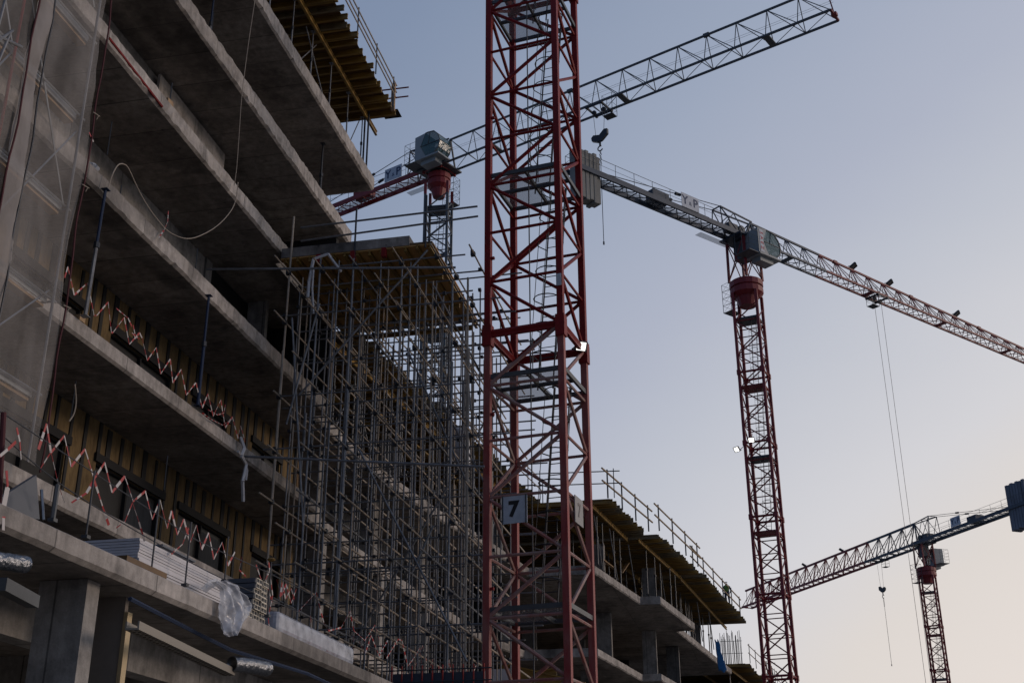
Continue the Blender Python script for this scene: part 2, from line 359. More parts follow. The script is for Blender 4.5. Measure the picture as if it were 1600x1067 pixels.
facade(ZB+.43, ZC-.003, 8, 37, 4, [(10, 12.2, 0), (15, 17.2, 0), (20.2, 23.0, 0), (24.3, 27.5, 1), (28.7, 31.0, 1), (32.8, 35.0, 0)])
wl('end_wall', -15.4, -14.79, 37.05, 37.25, ZB+.365, ZC-.003)
wl('timber_board', -14.75, -14.70, 36.3, 36.9, ZB+.435, ZC-.3, 'pale_timber')
# ground floor below the terrace: beams, partition and its lit metal jamb
wl('downstand_beam', -9.6, -9.25, 5, 33, ZA-.55, ZA-.003)
for y in (7.5, 12.9, 18.4): wl('downstand_beam', -15, -9.61, y, y+.3, ZA-.5, ZA-.003)
wl('partition_wall', -8.75, -8.06, 14.42, 14.5, 0, ZA-.003, 'plaster')
MB().bx(-8.055, -8.0, 14.40, 14.52, 0, ZA-.2).build('metal_jamb', 'gold_edge', bld)
wl('dark_partition', -20, -19.8, -5, 33, 0, ZA, 'dark_void')

# ------------------------------------------------------------------ rear wing, turned outwards, stepping in plan
wing = thing('concrete_building', (-12, 60, 0), 'lower concrete wing beyond the tube scaffold with open floors on square columns', 'building')
PL = [(-13.15, 33.1), (-13.3, 38), (-13.0, 42), (-12.45, 47), (-11.85, 50.5), (-11.05, 57.2), (-7.9, 57.3), (-6.6, 65.2), (-5.55, 65.3), (-4.33, 73.6), (-5.4, 73.9), (-3.0, 92.8)]
PB = [(-13.2, 33.1), (-13.4, 39), (-13.35, 44), (-13.05, 56), (-12.1, 61.2), (-8.45, 61.4), (-7.26, 70.9), (-6.2, 71.0), (-4.4, 84)]
PA = [(-12.9, 33.1), (-12.9, 60), (-9.5, 61), (-6, 84)]
rough_slab(PL, ZC, ZC+.42, -30, .05, 11).build('floor_slab', C2, wing)
rough_slab(PB, ZB, ZB+.42, -30, .05, 12).build('floor_slab', C2, wing)
rough_slab(PA, ZA2, ZA2+.42, -30, .03, 13).build('floor_slab', C2, wing)
rough_slab([(-9.2, 33.1), (-8.5, 60), (-6, 84)], ZA, ZA+.28, -30, .01, 14).build('terrace_slab', C2, wing)
def colrow(pl, z0, z1, inset, gap, y0, wd=.7, th=.4):
    y = y0
    while y < pl[-1][1]-1:
        for (x0, a), (x1, b) in zip(pl, pl[1:]):
            if a <= y < b and b-a > .5: x = x0+(x1-x0)*(y-a)/(b-a)
        MB().bx(x-inset-wd, x-inset, y, y+th, z0, z1).build('column', 'concrete_wall', wing); y += gap
colrow(PL, ZC+.43, ZD-.75, .9, 6.1, 37.5)
colrow(PB, ZB+.43, ZC-.003, .7, 6.1, 36.5, .8)
colrow(PA, ZA2+.43, ZB-.003, .5, 6.1, 35.5, .8)
colrow(PB, ZB+.43, ZC-.003, 5.5, 6.1, 38.5, .8)
for (z0, z1) in ((ZB+.43, ZC-.003), (ZA2+.43, ZB-.003), (ZC+.43, ZD-.5)):
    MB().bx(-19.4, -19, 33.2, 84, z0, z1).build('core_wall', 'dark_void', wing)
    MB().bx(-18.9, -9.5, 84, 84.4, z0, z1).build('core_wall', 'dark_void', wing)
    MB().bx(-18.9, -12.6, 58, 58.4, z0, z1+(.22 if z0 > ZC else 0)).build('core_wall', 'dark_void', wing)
for z in (ZB, ZC): MB().bx(-16.2, -15.8, 33.3, 70, z-.75, z-.004).build('downstand_beam', 'concrete_wall', wing)

# ------------------------------------------------------------------ tower cranes
def lattice_mast(root, cx, cy, a, s, z0, z1, bay, leg, br, m_leg, m_br, per=4, phase=0, thick_joint=True, zref=None, glow_foot=False):
    ml0, mb0 = m_leg, m_br
    e1 = V(math.cos(a), math.sin(a), 0); e2 = V(-math.sin(a), math.cos(a), 0); c = V(cx, cy, 0); h = s/2
    P = [c-e1*h-e2*h, c+e1*h-e2*h, c+e1*h+e2*h, c-e1*h+e2*h]    # L, M, R, B in the photo's order
    n = int(round((z1-z0)/bay)); k0 = 0
    # apex parity per face (L-M, M-R, R-B, B-L): which end of the face has the diagonals' meeting point on odd levels
    par = [0, 0, 0, 1]
    while k0 < n:
        k1 = min(n, k0+per-((k0-phase) % per)); za, zb = z0+k0*bay, z0+k1*bay
        big = thick_joint
        if glow_foot and k0 == 0: m_leg, m_br = 'red_leg_glow_tint', 'red_glow_tint'  # lowest section takes the reds with painted floodlight glow
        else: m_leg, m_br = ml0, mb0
        sec = MB()
        S = bpy.data.objects.new('mast_section', None); sc.collection.objects.link(S); S.parent = root; S['_o'] = tuple(root.location)
        for i in range(4):   # joint collars at the foot of each leg
            MB().box((P[i].x, P[i].y, za+.0), (leg*1.45, leg*1.45, .42*s/2), (e1, e2, V(0, 0, 1))).build('joint_collar', m_leg, S)
        for i in range(4):
            MB().box((P[i].x, P[i].y, (za+zb)/2), (leg, leg, zb-za), (e1, e2, V(0, 0, 1))).build('mast_leg', m_leg, S)
        lb = MB()
        for i in range(4):
            A, B = P[i], P[(i+1) % 4]; u = (B-A).normalized(); A = A+u*leg*.45; B = B-u*leg*.45
            for k in range(k0, k1):
                z = z0+k*bay
                r_ = br*1.7 if (k == k0 and big) else br*.8
                lb.tube(V(A.x, A.y, z), V(B.x, B.y, z), r_, 6)
                odd = ((k-phase+par[i]) % 2)
                p, q = (A, B) if odd else (B, A)
                lb.tube(V(p.x, p.y, z+.06), V(q.x, q.y, z+bay-.06), br, 6)
        lb.build('bracing_lattice', m_br, S)
        k0 = k1
    return P, e1, e2
def ladder(root, base, top, side, out, m, hoops=True, w=.42, hr=.36):
    mb = MB(); b = V(*base); t = V(*top); L = (t-b).length; sv = side*w/2
    mb.tube(b-sv, t-sv, .022, 4); mb.tube(b+sv, t+sv, .022, 4)
    n = int(L/.3)
    for i in range(1, n): p = b.lerp(t, i/n); mb.tube(p-sv, p+sv, .013, 4)
    if hoops:
        nh = max(2, int(L/.85))
        for i in range(1, nh+1):
            p = b.lerp(t, i/(nh+.0001)*.96); pts = [p-sv]+[p+out*(hr*.9)+side*hr*math.cos(math.pi-j*math.pi/8)+out*(hr*1.0*math.sin(j*math.pi/8)) for j in range(9)]+[p+sv]
            mb.path(pts, .018, 4)
        for ang in (0, .5, 1): 
            o = out*(hr*.9+hr*math.sin(ang*math.pi))+side*hr*math.cos(math.pi-ang*math.pi)
            mb.tube(b.lerp(t, 1/(nh+.0001)*.96)+o, b.lerp(t, .96)+o, .01, 4)
    return mb.build('ladder', m, root)
def railing(mb, pts, h=1.1, r=.02, mid=(.55,), posts=1.8):
    for a, b in zip(pts, pts[1:]):
        a = V(*a); b = V(*b); L = (b-a).length; n = max(1, int(L/posts)); z = V(0, 0, h)
        mb.tube(a+z, b+z, r, 5)
        for q in mid: mb.tube(a+V(0, 0, q), b+V(0, 0, q), r*.8, 4)
        for i in range(n+1): p = a.lerp(b, i/n); mb.tube(p, p+z, r, 5)
    return mb
def floodlight(root, p, d, size=.3, lit=True, arm=None):
    d = V(*d).normalized(); x = d.cross(V(0, 0, 1)).normalized(); y = x.cross(d); p = V(*p)
    mb = MB().box(p-d*.05, (size*1.15, .09, size), (x, d, y))
    mb.tube(p-x*size*.62-y*size*.1, p-x*size*.62-d*.2-y*size*.5, .02, 4).tube(p+x*size*.62-y*size*.1, p+x*size*.62-d*.2-y*size*.5, .02, 4)
    mb.tube(p-x*size*.62-d*.2-y*size*.5, p+x*size*.62-d*.2-y*size*.5, .02, 4)
    if arm is not None: mb.tube(p-d*.2-y*size*.5, arm, .025, 4)
    for q_ in (-1, 1): mb.box(p+x*q_*size*.54+d*.02, (size*.07, .06, size*1.0), (x, d, y)).box(p+y*q_*size*.47+d*.02, (size*1.15, .06, size*.07), (x, d, y))
    for q_ in range(5): mb.box(p-d*.12+x*size*(q_-2)*.22, (size*.05, .08, size*.8), (x, d, y))
    o = mb.build('floodlight', 'dark_steel', root)
    MB().box(p+d*.004, (size*.92, .012, size*.80), (x, d, y)).build('lamp_glass', 'lamp_lit' if lit else 'window_void', o)
    return o
# --- the near crane: only its mast rises through the picture
E1a = R(-8.3); e1 = V(math.cos(E1a), math.sin(E1a), 0); e2 = V(-math.sin(E1a), math.cos(E1a), 0)
Mf = V(-4.58, 28.31, 0); cc = Mf-e1+e2; BAY = 1.475; ZJ = 14.37
near = thing('tower_crane', (cc.x, cc.y, 0), 'nearest crane, thick dark red lattice mast with a number 7 board and a lit floodlight', 'tower crane', 'tower cranes over the site')
z0 = ZJ-BAY*8; P7, _, _ = lattice_mast(near, cc.x, cc.y, E1a, 2.0, z0, z0+BAY*24, BAY, .165, .05, 'red_paint', 'red_paint', per=8, phase=0, glow_foot=True)
L7, M7, R7, B7 = P7
MB().bx(cc.x-2.6, cc.x+2.6, cc.y-2.6, cc.y+2.6, .004, 1.2).build('foundation_block', 'concrete_wall', near)
MB().bx(cc.x-1.3, cc.x+1.3, cc.y-1.3, cc.y+1.3, 1.2, z0-.2).build('base_frame', 'red_paint', near)
gus = MB()
for p in P7: gus.box((p.x, p.y, ZJ-.12), (.25, .25, .52), (e1, e2, V(0, 0, 1)))
for p, q in ((L7, M7), (M7, R7), (R7, B7), (B7, L7)): gus.bar(V(p.x, p.y, ZJ-.05), V(q.x, q.y, ZJ-.05), .09, .15)
gus.build('joint_collar', 'red_paint', near)
for kz in (7.2, 13.15, 19.1, 25.0, 30.9):
    fr = MB(); a, b, c_, d_ = [cc+e1*i*1.02+e2*j*.98+V(0, 0, kz) for i, j in ((-1, -1), (1, -1), (1, 1), (-1, 1))]
    fr.bar(a, b, .06, .12).bar(d_, c_, .06, .11).bar(a, d_, .07, .12).bar(b, c_, .07, .12).bar(a.lerp(d_, .5), b.lerp(c_, .5), .06, .1)
    fr.bar(a.lerp(b, .52), d_.lerp(c_, .52), .06, .1)
    pf = fr.build('landing_platform', 'grey_steel', near)
    gt = MB(); g1, g2 = a.lerp(b, .04), a.lerp(b, .50); g3, g4 = d_.lerp(c_, .50), d_.lerp(c_, .04)
    gt.box(a.lerp(b, .5).lerp(d_.lerp(c_, .5), .24)+V(0, 0, .012), (1.9, .86, .006), (e1, e2, V(0, 0, 1))).box(a.lerp(b, .3).lerp(d_.lerp(c_, .3), .74)+V(0, 0, .012), (1.1, .86, .006), (e1, e2, V(0, 0, 1)))
    gt.build('grating', 'grating', pf)
    rl = MB(); up1 = V(0, 0, 1)
    railing(rl, [a+e1*1.2+e2*.1, a+e1*1.2+e2*.75], .95, .015, (.5,), .7); rl.build('guard_rail', 'grey_steel', pf)
for i, kz in enumerate((7.2, 13.15, 19.1, 25.0)):
    base = cc+e1*(.1)+e2*.35+V(0, 0, kz-.0); top = cc+e1*.55+e2*.45+V(0, 0, kz+6.0)
    ladder(near, base, top, e1, -e2, 'dark_steel', True, .42, .36)
MB().tube(V(*L7)+e1*1.13+e2*.1+V(0, 0, 1.3), V(*L7)+e1*1.13+e2*.1+V(0, 0, 37), .018, 5).build('power_cable', 'wire', near)
bo = MB()
for k in range(24):   # bolt eyes on the legs
    if k % 3 == 0: bo.box(V(L7.x, L7.y, z0+k*BAY+.7)+e1*.13, (.09, .07, .07), (e1, e2, V(0, 0, 1)))
bo.build('bolt_lug', 'red_paint', near)
# board 7 on the front and on the side
sc1 = L7.lerp(M7, .37)-e2*.09+V(0, 0, 9.56)
sb = MB().box(sc1, (.66, .02, .68), (e1, e2, V(0, 0, 1))).build('number_board', 'sign_white', near)
text('lettering', '7', .52, sc1-e2*.016-e1*.02, e1, V(0, 0, 1), 'ink', sb, .004, .022)
for u in (-1, 1):
    MB().box(sc1+e1*u*.3+V(0, 0, .0), (.03, .05, .72), (e1, e2, V(0, 0, 1))).build('sign_bracket', 'grey_steel', sb)
sc2 = M7.lerp(R7, .42)+e1*.09+V(0, 0, 9.62)
sb = MB().box(sc2, (.02, .66, .68), (e1, e2, V(0, 0, 1))).build('number_board', 'sign_pale', near)
text('lettering', '7', .48, sc2+e1*.016, e2, V(0, 0, 1), 'ink_faint', sb, .004, .01)
floodlight(near, R7+e1*.05-e2*.42+V(0, 0, 14.33), (.42, -.72, -.55), .27, True, R7+V(0, 0, 14.6))
MB().box(M7-e2*.105+V(0, 0, 15.55), (.13, .01, .34), (e1, e2, V(0, 0, 1))).build('data_plate', 'sign_white', near)
MB().tube(R7+V(-.1, .05, 14.3), R7+V(-.1, .03, 2), .014, 4).build('power_cable', 'wire', near)

def tower_crane(label, x, y, zj, az, mast_a, s, jib_len, cj_len, H, W, panel, cols, cab_side, cab_z, grey_len, colour_root, ztop_mast, taper=0., trolley=None, hook=None,
                cw=None, sign_r=None, sign_side=1, lamps=(), npanel_style=0, mast_m='red_paint_far', jt=1.0, bside=-1, ring=1.0, leg=.17, br=.045, ptop=True, sling=None, jroot=1.2):
    t = thing('tower_crane', (x, y, 0), label, 'tower crane', 'tower cranes over the site')
    d = V(math.sin(az), math.cos(az), 0); l = V(math.cos(az), -math.sin(az), 0); zz = V(0, 0, 1); c = V(x, y, 0)
    AXS = (l, d, zz)
    bay = 1.5; n = int(ztop_mast/bay); zb = ztop_mast-n*bay
    Pm, m1, m2 = lattice_mast(t, x, y, mast_a, s, zb, ztop_mast, bay, leg, br, mast_m, mast_m, per=4, phase=n % 4)
    MB().bx(x-2.5, x+2.5, y-2.5, y+2.5, -.2, max(.3, zb)).build('foundation_block', 'concrete_wall', t)
    k = ztop_mast-1.2; j = 0
    while k > 20:
        pf = MB().box((x, y, k), (s*.96, s*.9, .12), (m1, m2, zz)); pf.build('landing_platform', 'blue_steel' if j % 2 == 0 else mast_m, t)
        if k-6 > 20: ladder(t, c+m1*.1+V(0, 0, k-6), c+m1*.35+V(0, 0, k), m1, -m2, 'dark_steel', True, .4, .34)
        k -= 6; j += 1
    # slewing unit
    zs = ztop_mast; mb = MB(); N = 16
    def ringv(r, z): return [V(x+r*math.cos(2*math.pi*i/N), y+r*math.sin(2*math.pi*i/N), z) for i in range(N)]
    def loft(rs):
        m_ = MB(); vs = []; fs = []
        for r_, z_ in rs: vs += ringv(r_, z_)
        for k_ in range(len(rs)-1):
            for i in range(N): fs.append((k_*N+i, k_*N+(i+1) % N, (k_+1)*N+(i+1) % N, (k_+1)*N+i))
        fs.append(tuple(range(N-1, -1, -1))); fs.append(tuple((len(rs)-1)*N+i for i in range(N)))
        return m_.add(vs, fs)
    hs = s*.5
    hs *= ring
    loft([(hs*1.05, zs+.85), (hs*1.42, zs+1.15), (hs*1.42, zs+1.6), (hs*1.30, zs+1.62), (hs*1.30, zs+1.75), (hs*1.44, zs+1.77), (hs*1.44, zs+2.25), (hs*1.2, zs+2.4)]).build('slewing_ring', 'red_paint_far', t)
    sk = loft([(hs*.7, zs+.1), (hs*1.0, zs+.9)])
    for i, q_ in enumerate(Pm): sk.box((q_.x, q_.y, zs+.55), (leg*1.1, leg*1.1, 1.15), (m1, m2, zz))
    sk.build('ring_support', 'red_paint_far', t)
    for i, (u, v_) in enumerate(((-1, -1), (1, -1), (1, 1), (-1, 1))):
        MB().bar(c+l*u*s*.5+d*v_*s*.5+zz*(zs+2.35), c+l*u*s*.48+d*v_*s*.48+zz*(zj+.1), .17, .17, d).build('slewing_post', 'red_paint_far', t)
    xb = MB()
    for (u, v_), (u2, v2) in (((-1, -1), (1, -1)), ((1, -1), (1, 1)), ((1, 1), (-1, 1)), ((-1, 1), (-1, -1))):
        a_ = c+l*u*s*.5+d*v_*s*.5; b_ = c+l*u2*s*.5+d*v2*s*.5
        xb.tube(a_+zz*(zs+2.5), b_+zz*(zj-.1), .05, 5)
        xb.tube(b_+zz*(zs+2.5), a_+zz*(zj-.1), .05, 5)
    xb.build('bracing_lattice', 'red_paint_far', t)
    MB().box(c+zz*(zj-1.1), (s*.55, s*.6, 1.7), AXS).build('slewing_motor_box', 'grey_steel', t)
    # service cage beside the slewing ring
    o = c-l*(s*.5+.75)*(1 if cab_side > 0 else 1)+zz*(zs+.1); cg = MB(); 
    for i in (-1, 1):
        for j2 in (-1, 1): cg.tube(o+l*i*.45+d*j2*.6, o+l*i*.45+d*j2*.6+zz*2.6, .022, 4)
    for zc in (0, .65, 1.3, 1.95, 2.6):
        for i in (-1, 1): cg.tube(o+l*i*.45-d*.6+zz*zc, o+l*i*.45+d*.6+zz*zc, .018, 4); cg.tube(o-l*.45+d*i*.6+zz*zc, o+l*.45+d*i*.6+zz*zc, .018, 4)
        if zc < 2.5:
            for i in (-1, 1): cg.tube(o+l*i*.45-d*.6+zz*zc, o+l*i*.45+d*.6+zz*(zc+.65), .012, 4); cg.tube(o-l*.45+d*i*.6+zz*zc, o+l*.45+d*i*.6+zz*(zc+.65), .012, 4)
    cg.box(o, (.9, 1.2, .05), AXS); cg.build('service_cage', 'grey_steel', t)
    # jib in coloured lengths
    def node(r): return c+d*r
    n = int((jib_len-jroot)/panel); cur = None; Hh = lambda r: H*(1-taper*r/jib_len)
    groups = [(0, grey_len, colour_root), (grey_len, 999, cols[0])]
    for (ra, rb, mt) in groups:
        top = MB(); bl = MB(); br_ = MB(); lt = MB(); any_ = False
        for i in range(n):
            r0 = jroot+i*panel; r1 = r0+panel
            if not (ra <= r0 < rb): continue
            any_ = True; T0 = node(r0)+zz*(zj+Hh(r0)); T1 = node(r1)+zz*(zj+Hh(r1))
            A0, A1 = node(r0)-l*W/2+zz*zj, node(r1)-l*W/2+zz*zj; B0, B1 = node(r0)+l*W/2+zz*zj, node(r1)+l*W/2+zz*zj
            top.bar(T0, T1, .13*jt, .15*jt); bl.bar(A0, A1, .13*jt, .16*jt); br_.bar(B0, B1, .13*jt, .16*jt)
            if i % 5 == 4: top.box(T1, (.26, .5, .26), AXS)
            for (X0, X1) in ((A0, A1), (B0, B1)):
                if npanel_style == 0: lt.tube(T0, X0, .036, 5); lt.tube(T0, X1, .036, 5)
                else:
                    lt.tube(T0, X0, .036*jt, 5); Xm = X0.lerp(X1, .45); lt.tube(T0, Xm, .032*jt, 5); lt.tube(T0, X1, .030*jt, 5)
            lt.tube(A0, B0, .035*jt, 5); lt.tube(A0, B1, .028*jt, 5)
            if npanel_style: lt.tube(A0.lerp(A1, .5), B0.lerp(B1, .5), .028, 5); 0
            if i % 5 == 2: lt.box(node(r0)+zz*(zj-.02), (W, .5, .1), AXS)
        if any_:
            J = top.build('jib_section', mt, t); bl.build('bottom_chord', mt, J); br_.build('bottom_chord', mt, J); lt.build('lattice', mt, J)
    re = jroot+n*panel
    MB().bar(node(re)-l*W/2+zz*zj, node(re)+l*W/2+zz*zj, .16, .16).bar(node(re)+zz*(zj+.1), node(re-.4)+zz*(zj+Hh(re)), .08, .08).box(node(re)+zz*(zj+.05), (.35, .4, .25), AXS).build('jib_head', 'red_paint_far', t)
    rp = MB()
    for u in (-.12, .12): rp.tube(node(1)+l*u+zz*(zj+H*.62), node(re)+l*u+zz*(zj+Hh(re)*.45), .012, 4)
    rp.build('hoist_rope', 'wire', t)
    # counter-jib: two deep beams with cross bracing, walkway rail, machinery, ballast
    cm = cols[1]
    for u in (-1, 1): MB().bar(node(1.2)+l*u*W/2+zz*(zj+.1), node(-cj_len)+l*u*W/2+zz*(zj+.1), .16, .42).build('counter_jib_beam', cm, t)
    cb = MB(); r = -1.5; k = 0
    while r > -cj_len+1:
        cb.tube(node(r)-l*W/2+zz*zj, node(r)+l*W/2+zz*zj, .05, 5); cb.tube(node(r)-l*W/2*(1 if k % 2 else -1)+zz*zj, node(r-1.4)+l*W/2*(1 if k % 2 else -1)+zz*zj, .04, 5)
        cb.tube(node(r)-l*W/2*(-1 if k % 2 else 1)+zz*zj, node(r-1.4)+l*W/2*(-1 if k % 2 else 1)+zz*zj, .04, 5)
        r -= 1.4; k += 1
    cb.build('lattice', cm, t)
    wk = MB(); wk.box(node(-cj_len*.5)+l*0+zz*(zj+.02), (.5, cj_len*.84, .03), AXS); wk.build('walkway', 'grating', t)
    rr = MB()
    for u in (-1, 1): railing(rr, [node(-3.2)+l*u*(W/2+.05)+zz*(zj+.3), node(-cj_len)+l*u*(W/2+.05)+zz*(zj+.3)], 1.15, .022, (.6,), 2.0)
    railing(rr, [node(-cj_len)-l*(W/2+.05)+zz*(zj+.3), node(-cj_len)+l*(W/2+.05)+zz*(zj+.3)], 1.15, .022)
    rr.build('guard_rail', 'grey_steel', t)
    MB().box(node(-cj_len*.52)+zz*(zj+.65), (W*.7, 1.8, .85), AXS).build('winch_cabinet', cm, t)
    # apex frame over the mast and tie bars
    ap = MB(); top0 = node(jroot)+zz*(zj+H)
    for u in (-1, 1):
        q = node(-3.0)+l*u*W*.35+zz*(zj+H*1.02); ap.bar(top0+l*u*.2, q, .11, .12)
        ap.bar(q, node(-3.0)+l*u*W/2+zz*(zj+.2), .09, .09); ap.bar(top0, node(-.3)+l*u*W/2+zz*(zj+.2), .12, .12); ap.bar(top0, node(jroot)+l*u*W/2+zz*zj, .12, .12)
        ap.tube(q, node(-1.2)+l*u*W/2+zz*(zj+.2), .05, 5); ap.tube(node(-1.2)+l*u*W*.25+zz*(zj+H), node(-3.0)+l*u*W/2+zz*(zj+.2), .045, 5)
        ap.tube(node(-1.2)+l*u*W*.25+zz*(zj+H), node(-.3)+l*u*W/2+zz*(zj+.2), .045, 5)
    ap.bar(node(-3.0)-l*W*.35+zz*(zj+H*1.02), node(-3.0)+l*W*.35+zz*(zj+H*1.02), .09, .09)
    ap.tube(node(-1.2)-l*W*.25+zz*(zj+H), node(-3.0)+l*W*.35+zz*(zj+H*1.02), .04, 5)
    ap.build('apex_frame', colour_root, t)
    tb = MB()
    for u in (-1, 1):
        q = node(-3.0)+l*u*W*.35+zz*(zj+H*1.02); e = node(-cj_len*.86)+l*u*W/2+zz*(zj+.3); tb.tube(q, e, .035, 5)
        mk = q.lerp(e, .38); tb.tube(mk-(e-q).normalized()*.3, mk+(e-q).normalized()*.3, .13, 6)
    tb.build('tie_bar', 'dark_steel', t)
    mc = MB().box(node(-1.4)+zz*(zj+.7), (W*.6, 1.1, .7), AXS).tube(node(-.4)-l*W*.35+zz*(zj+.75), node(-.4)+l*W*.35+zz*(zj+.75), .4, 12)
    mc.build('winch_drum', 'grey_steel', t)
    MB().box(c+zz*(zj-.12), (s*1.25, s*1.6, .14), AXS).build('turntable_deck', colour_root, t)
    sp = MB().box(node(-2.6)-l*cab_side*(W/2+.35)+zz*(zj-.35), (.65, 3.6, .04), AXS)
    sp.build('side_walkway', 'grating', t)
    if cw:
        for i in range(cw['n']):
            r = -cj_len+.35+i*cw['t']; dz = [0, .25, .05, .3][i % 4]
            mb = MB().box(node(r)+zz*(zj+(cw['up']-cw['dn'])/2), (cw['w']-(.25 if i in (0, cw['n']-1) else 0), cw['t']-.05, cw['up']+cw['dn']-dz), AXS)
            o_ = mb.build('ballast_block', cw['m'], t)
            bv = o_.modifiers.new('b', 'BEVEL'); bv.width = .05; bv.segments = 2
    # cab
    co = node(cab_side*0+.6)+l*cab_side*(W/2+.95)+zz*cab_z; prof = [(-1.35, 0), (-1.35, 2.25), (.1, 2.35), (.75, 2.25), (1.25, 1.75), (1.45, 1.1), (1.3, .45), (.85, 0)]
    hw = .78
    def cabv(f, z, u): return co+d*f+l*u*hw+zz*z
    shell = MB(); sp_ = [(-1.35, 0), (-1.35, 2.25), (-.2, 2.35), (-.75, 1.15), (-.15, 0)]
    nS = len(sp_); vs = [cabv(f, z, -1) for f, z in sp_]+[cabv(f, z, 1) for f, z in sp_]
    shell.add(vs, [(i, (i+1) % nS, nS+(i+1) % nS, nS+i) for i in range(nS) if i not in (2, 3)]+[tuple(range(nS)), tuple(range(2*nS-1, nS-1, -1))])
    shell.box(co+d*0+zz*-.08, (hw*2+.1, 2.6, .14), AXS)
    shell.box(co-d*.1+zz*-.35, (hw*1.2, 1.6, .4), AXS)
    cab = shell.build('cab', 'cab_shell', t)
    gl = MB(); gp = [(-.15, .02), (-.75, 1.15), (-.2, 2.32), (.1, 2.33), (.75, 2.22), (1.22, 1.72), (1.42, 1.1), (1.27, .45), (.83, .02)]
    nG = len(gp); vs = [cabv(f, z, -.97) for f, z in gp]+[cabv(f, z, .97) for f, z in gp]
    gl.add(vs, [(i, (i+1) % nG, nG+(i+1) % nG, nG+i) for i in range(2, nG)]+[tuple(range(nG)), tuple(range(2*nG-1, nG-1, -1))])
    gl.build('cab_window', 'cab_glass', cab)
    fr = MB()
    for u in (-1, 1):
        for (a_, b_) in zip(gp[2:], gp[3:]+gp[:1]): fr.bar(cabv(a_[0], a_[1], u), cabv(b_[0], b_[1], u), .07, .07)
        fr.bar(cabv(gp[1][0], gp[1][1], u), cabv(1.42, 1.1, u), .05, .05); fr.bar(cabv(.3, 2.3, u), cabv(.1, 1.1, u), .05, .05)
    for q in (4, 6, 7): fr.bar(cabv(*gp[q], -1), cabv(*gp[q], 1), .05, .05)
    fr.tube(cabv(1.3, .45, .5), cabv(1.2, 1.7, -.4), .02, 4)
    fr.build('window_frame', 'grey_steel', cab)
    MB().box(co+d*.1+zz*.6, (.5, .5, .9), AXS).box(co-d*.15+zz*1.1, (.5, .14, .7), AXS).build('driver_seat', 'dark_steel', cab)
    # balcony behind the cab
    bq = co-d*1.95; bm = MB().box(bq+zz*-.1, (1.5, 1.2, .06), AXS); railing(bm, [bq+l*.75+d*.6, bq+l*.75-d*.6, bq-l*.75-d*.6], 1.9, .018, (.45, .9, 1.35), .6); bm.build('cab_balcony', 'grey_steel', t)
    if trolley:
        q = node(trolley)+zz*(zj-.12); tr = MB()
        for u in (-1, 1):
            tr.bar(q+l*u*W*.5-d*.8, q+l*u*W*.5+d*.8, .1, .16); 
            for v_ in (-.7, .7): tr.tube(q+l*u*(W*.5-.1)+d*v_, q+l*u*(W*.5+.12)+d*v_, .14, 8)
        tr.bar(q-l*W*.5-d*.7, q+l*W*.5-d*.7, .12, .16).bar(q-l*W*.5+d*.7, q+l*W*.5+d*.7, .12, .16)
        for v_ in (-.45, .45): tr.tube(q+d*v_-l*.08-zz*.18, q+d*v_+l*.08-zz*.18, .2, 10)
        TR = tr.build('trolley', 'dark_steel', t)
        ca = MB(); o2 = q+d*(1.15*bside)+l*.25-zz*1.25
        ca.box(o2, (.75, .9, .04), AXS)
        for i in (-1, 1):
            for j2 in (-1, 1): ca.tube(o2+l*i*.37+d*j2*.45, o2+l*i*.37+d*j2*.45+zz*1.9, .02, 4)
        for zc in (.5, 1.0, 1.9):
            for i in (-1, 1): ca.tube(o2+l*i*.37-d*.45+zz*zc, o2+l*i*.37+d*.45+zz*zc, .015, 4); ca.tube(o2-l*.37+d*i*.45+zz*zc, o2+l*.37+d*i*.45+zz*zc, .015, 4)
        ca.build('maintenance_basket', 'dark_steel', TR)
        hz = hook
        ro = MB()
        for v_, v2 in ((-.55, -.35), (.55, .35)): ro.tube(q+d*v_, V(q.x, q.y, hz)+d*v2, .018, 4)
        ro.build('hoist_rope', 'wire', t)
        hp = V(q.x, q.y, hz); hb = MB()
        pr = [(-.75, .15), (-.55, .35), (0, .2), (.45, .6), (.75, .55), (.75, .1), (.2, -.35), (-.2, -.4), (-.7, -.15)]
        vs = [hp+d*a_+zz*b_-l*.12 for a_, b_ in pr]+[hp+d*a_+zz*b_+l*.12 for a_, b_ in pr]; nn = len(pr)
        hb.add(vs, [(i, (i+1) % nn, nn+(i+1) % nn, nn+i) for i in range(nn)]+[tuple(range(nn-1, -1, -1)), tuple(range(nn, 2*nn))])
        HB = hb.build('hook_block', 'dark_steel', t)
        hk = MB(); hk.tube(hp-zz*.35, hp-zz*.75, .09, 6); hk.ring(hp-zz*1.0, .22, .05, l, 12, -.5, 4.3, 6); hk.build('hook', 'dark_steel', HB)
        if sling:
            sl = MB()
            for i in range(6): sl.ring(hp-zz*(1.35+i*.22), .09, .025, (l if i % 2 else d), 8)
            sl.tube(hp-zz*2.6, hp-zz*(sling-.2), .028, 5); sl.tube(hp-zz*(sling-.25), hp-zz*sling, .07, 6)
            s_ = sl.build('chain_sling', 'dark_steel', None, loc=tuple(hp-zz*1.2)); tag(s_, sling_label[label], 'sling')
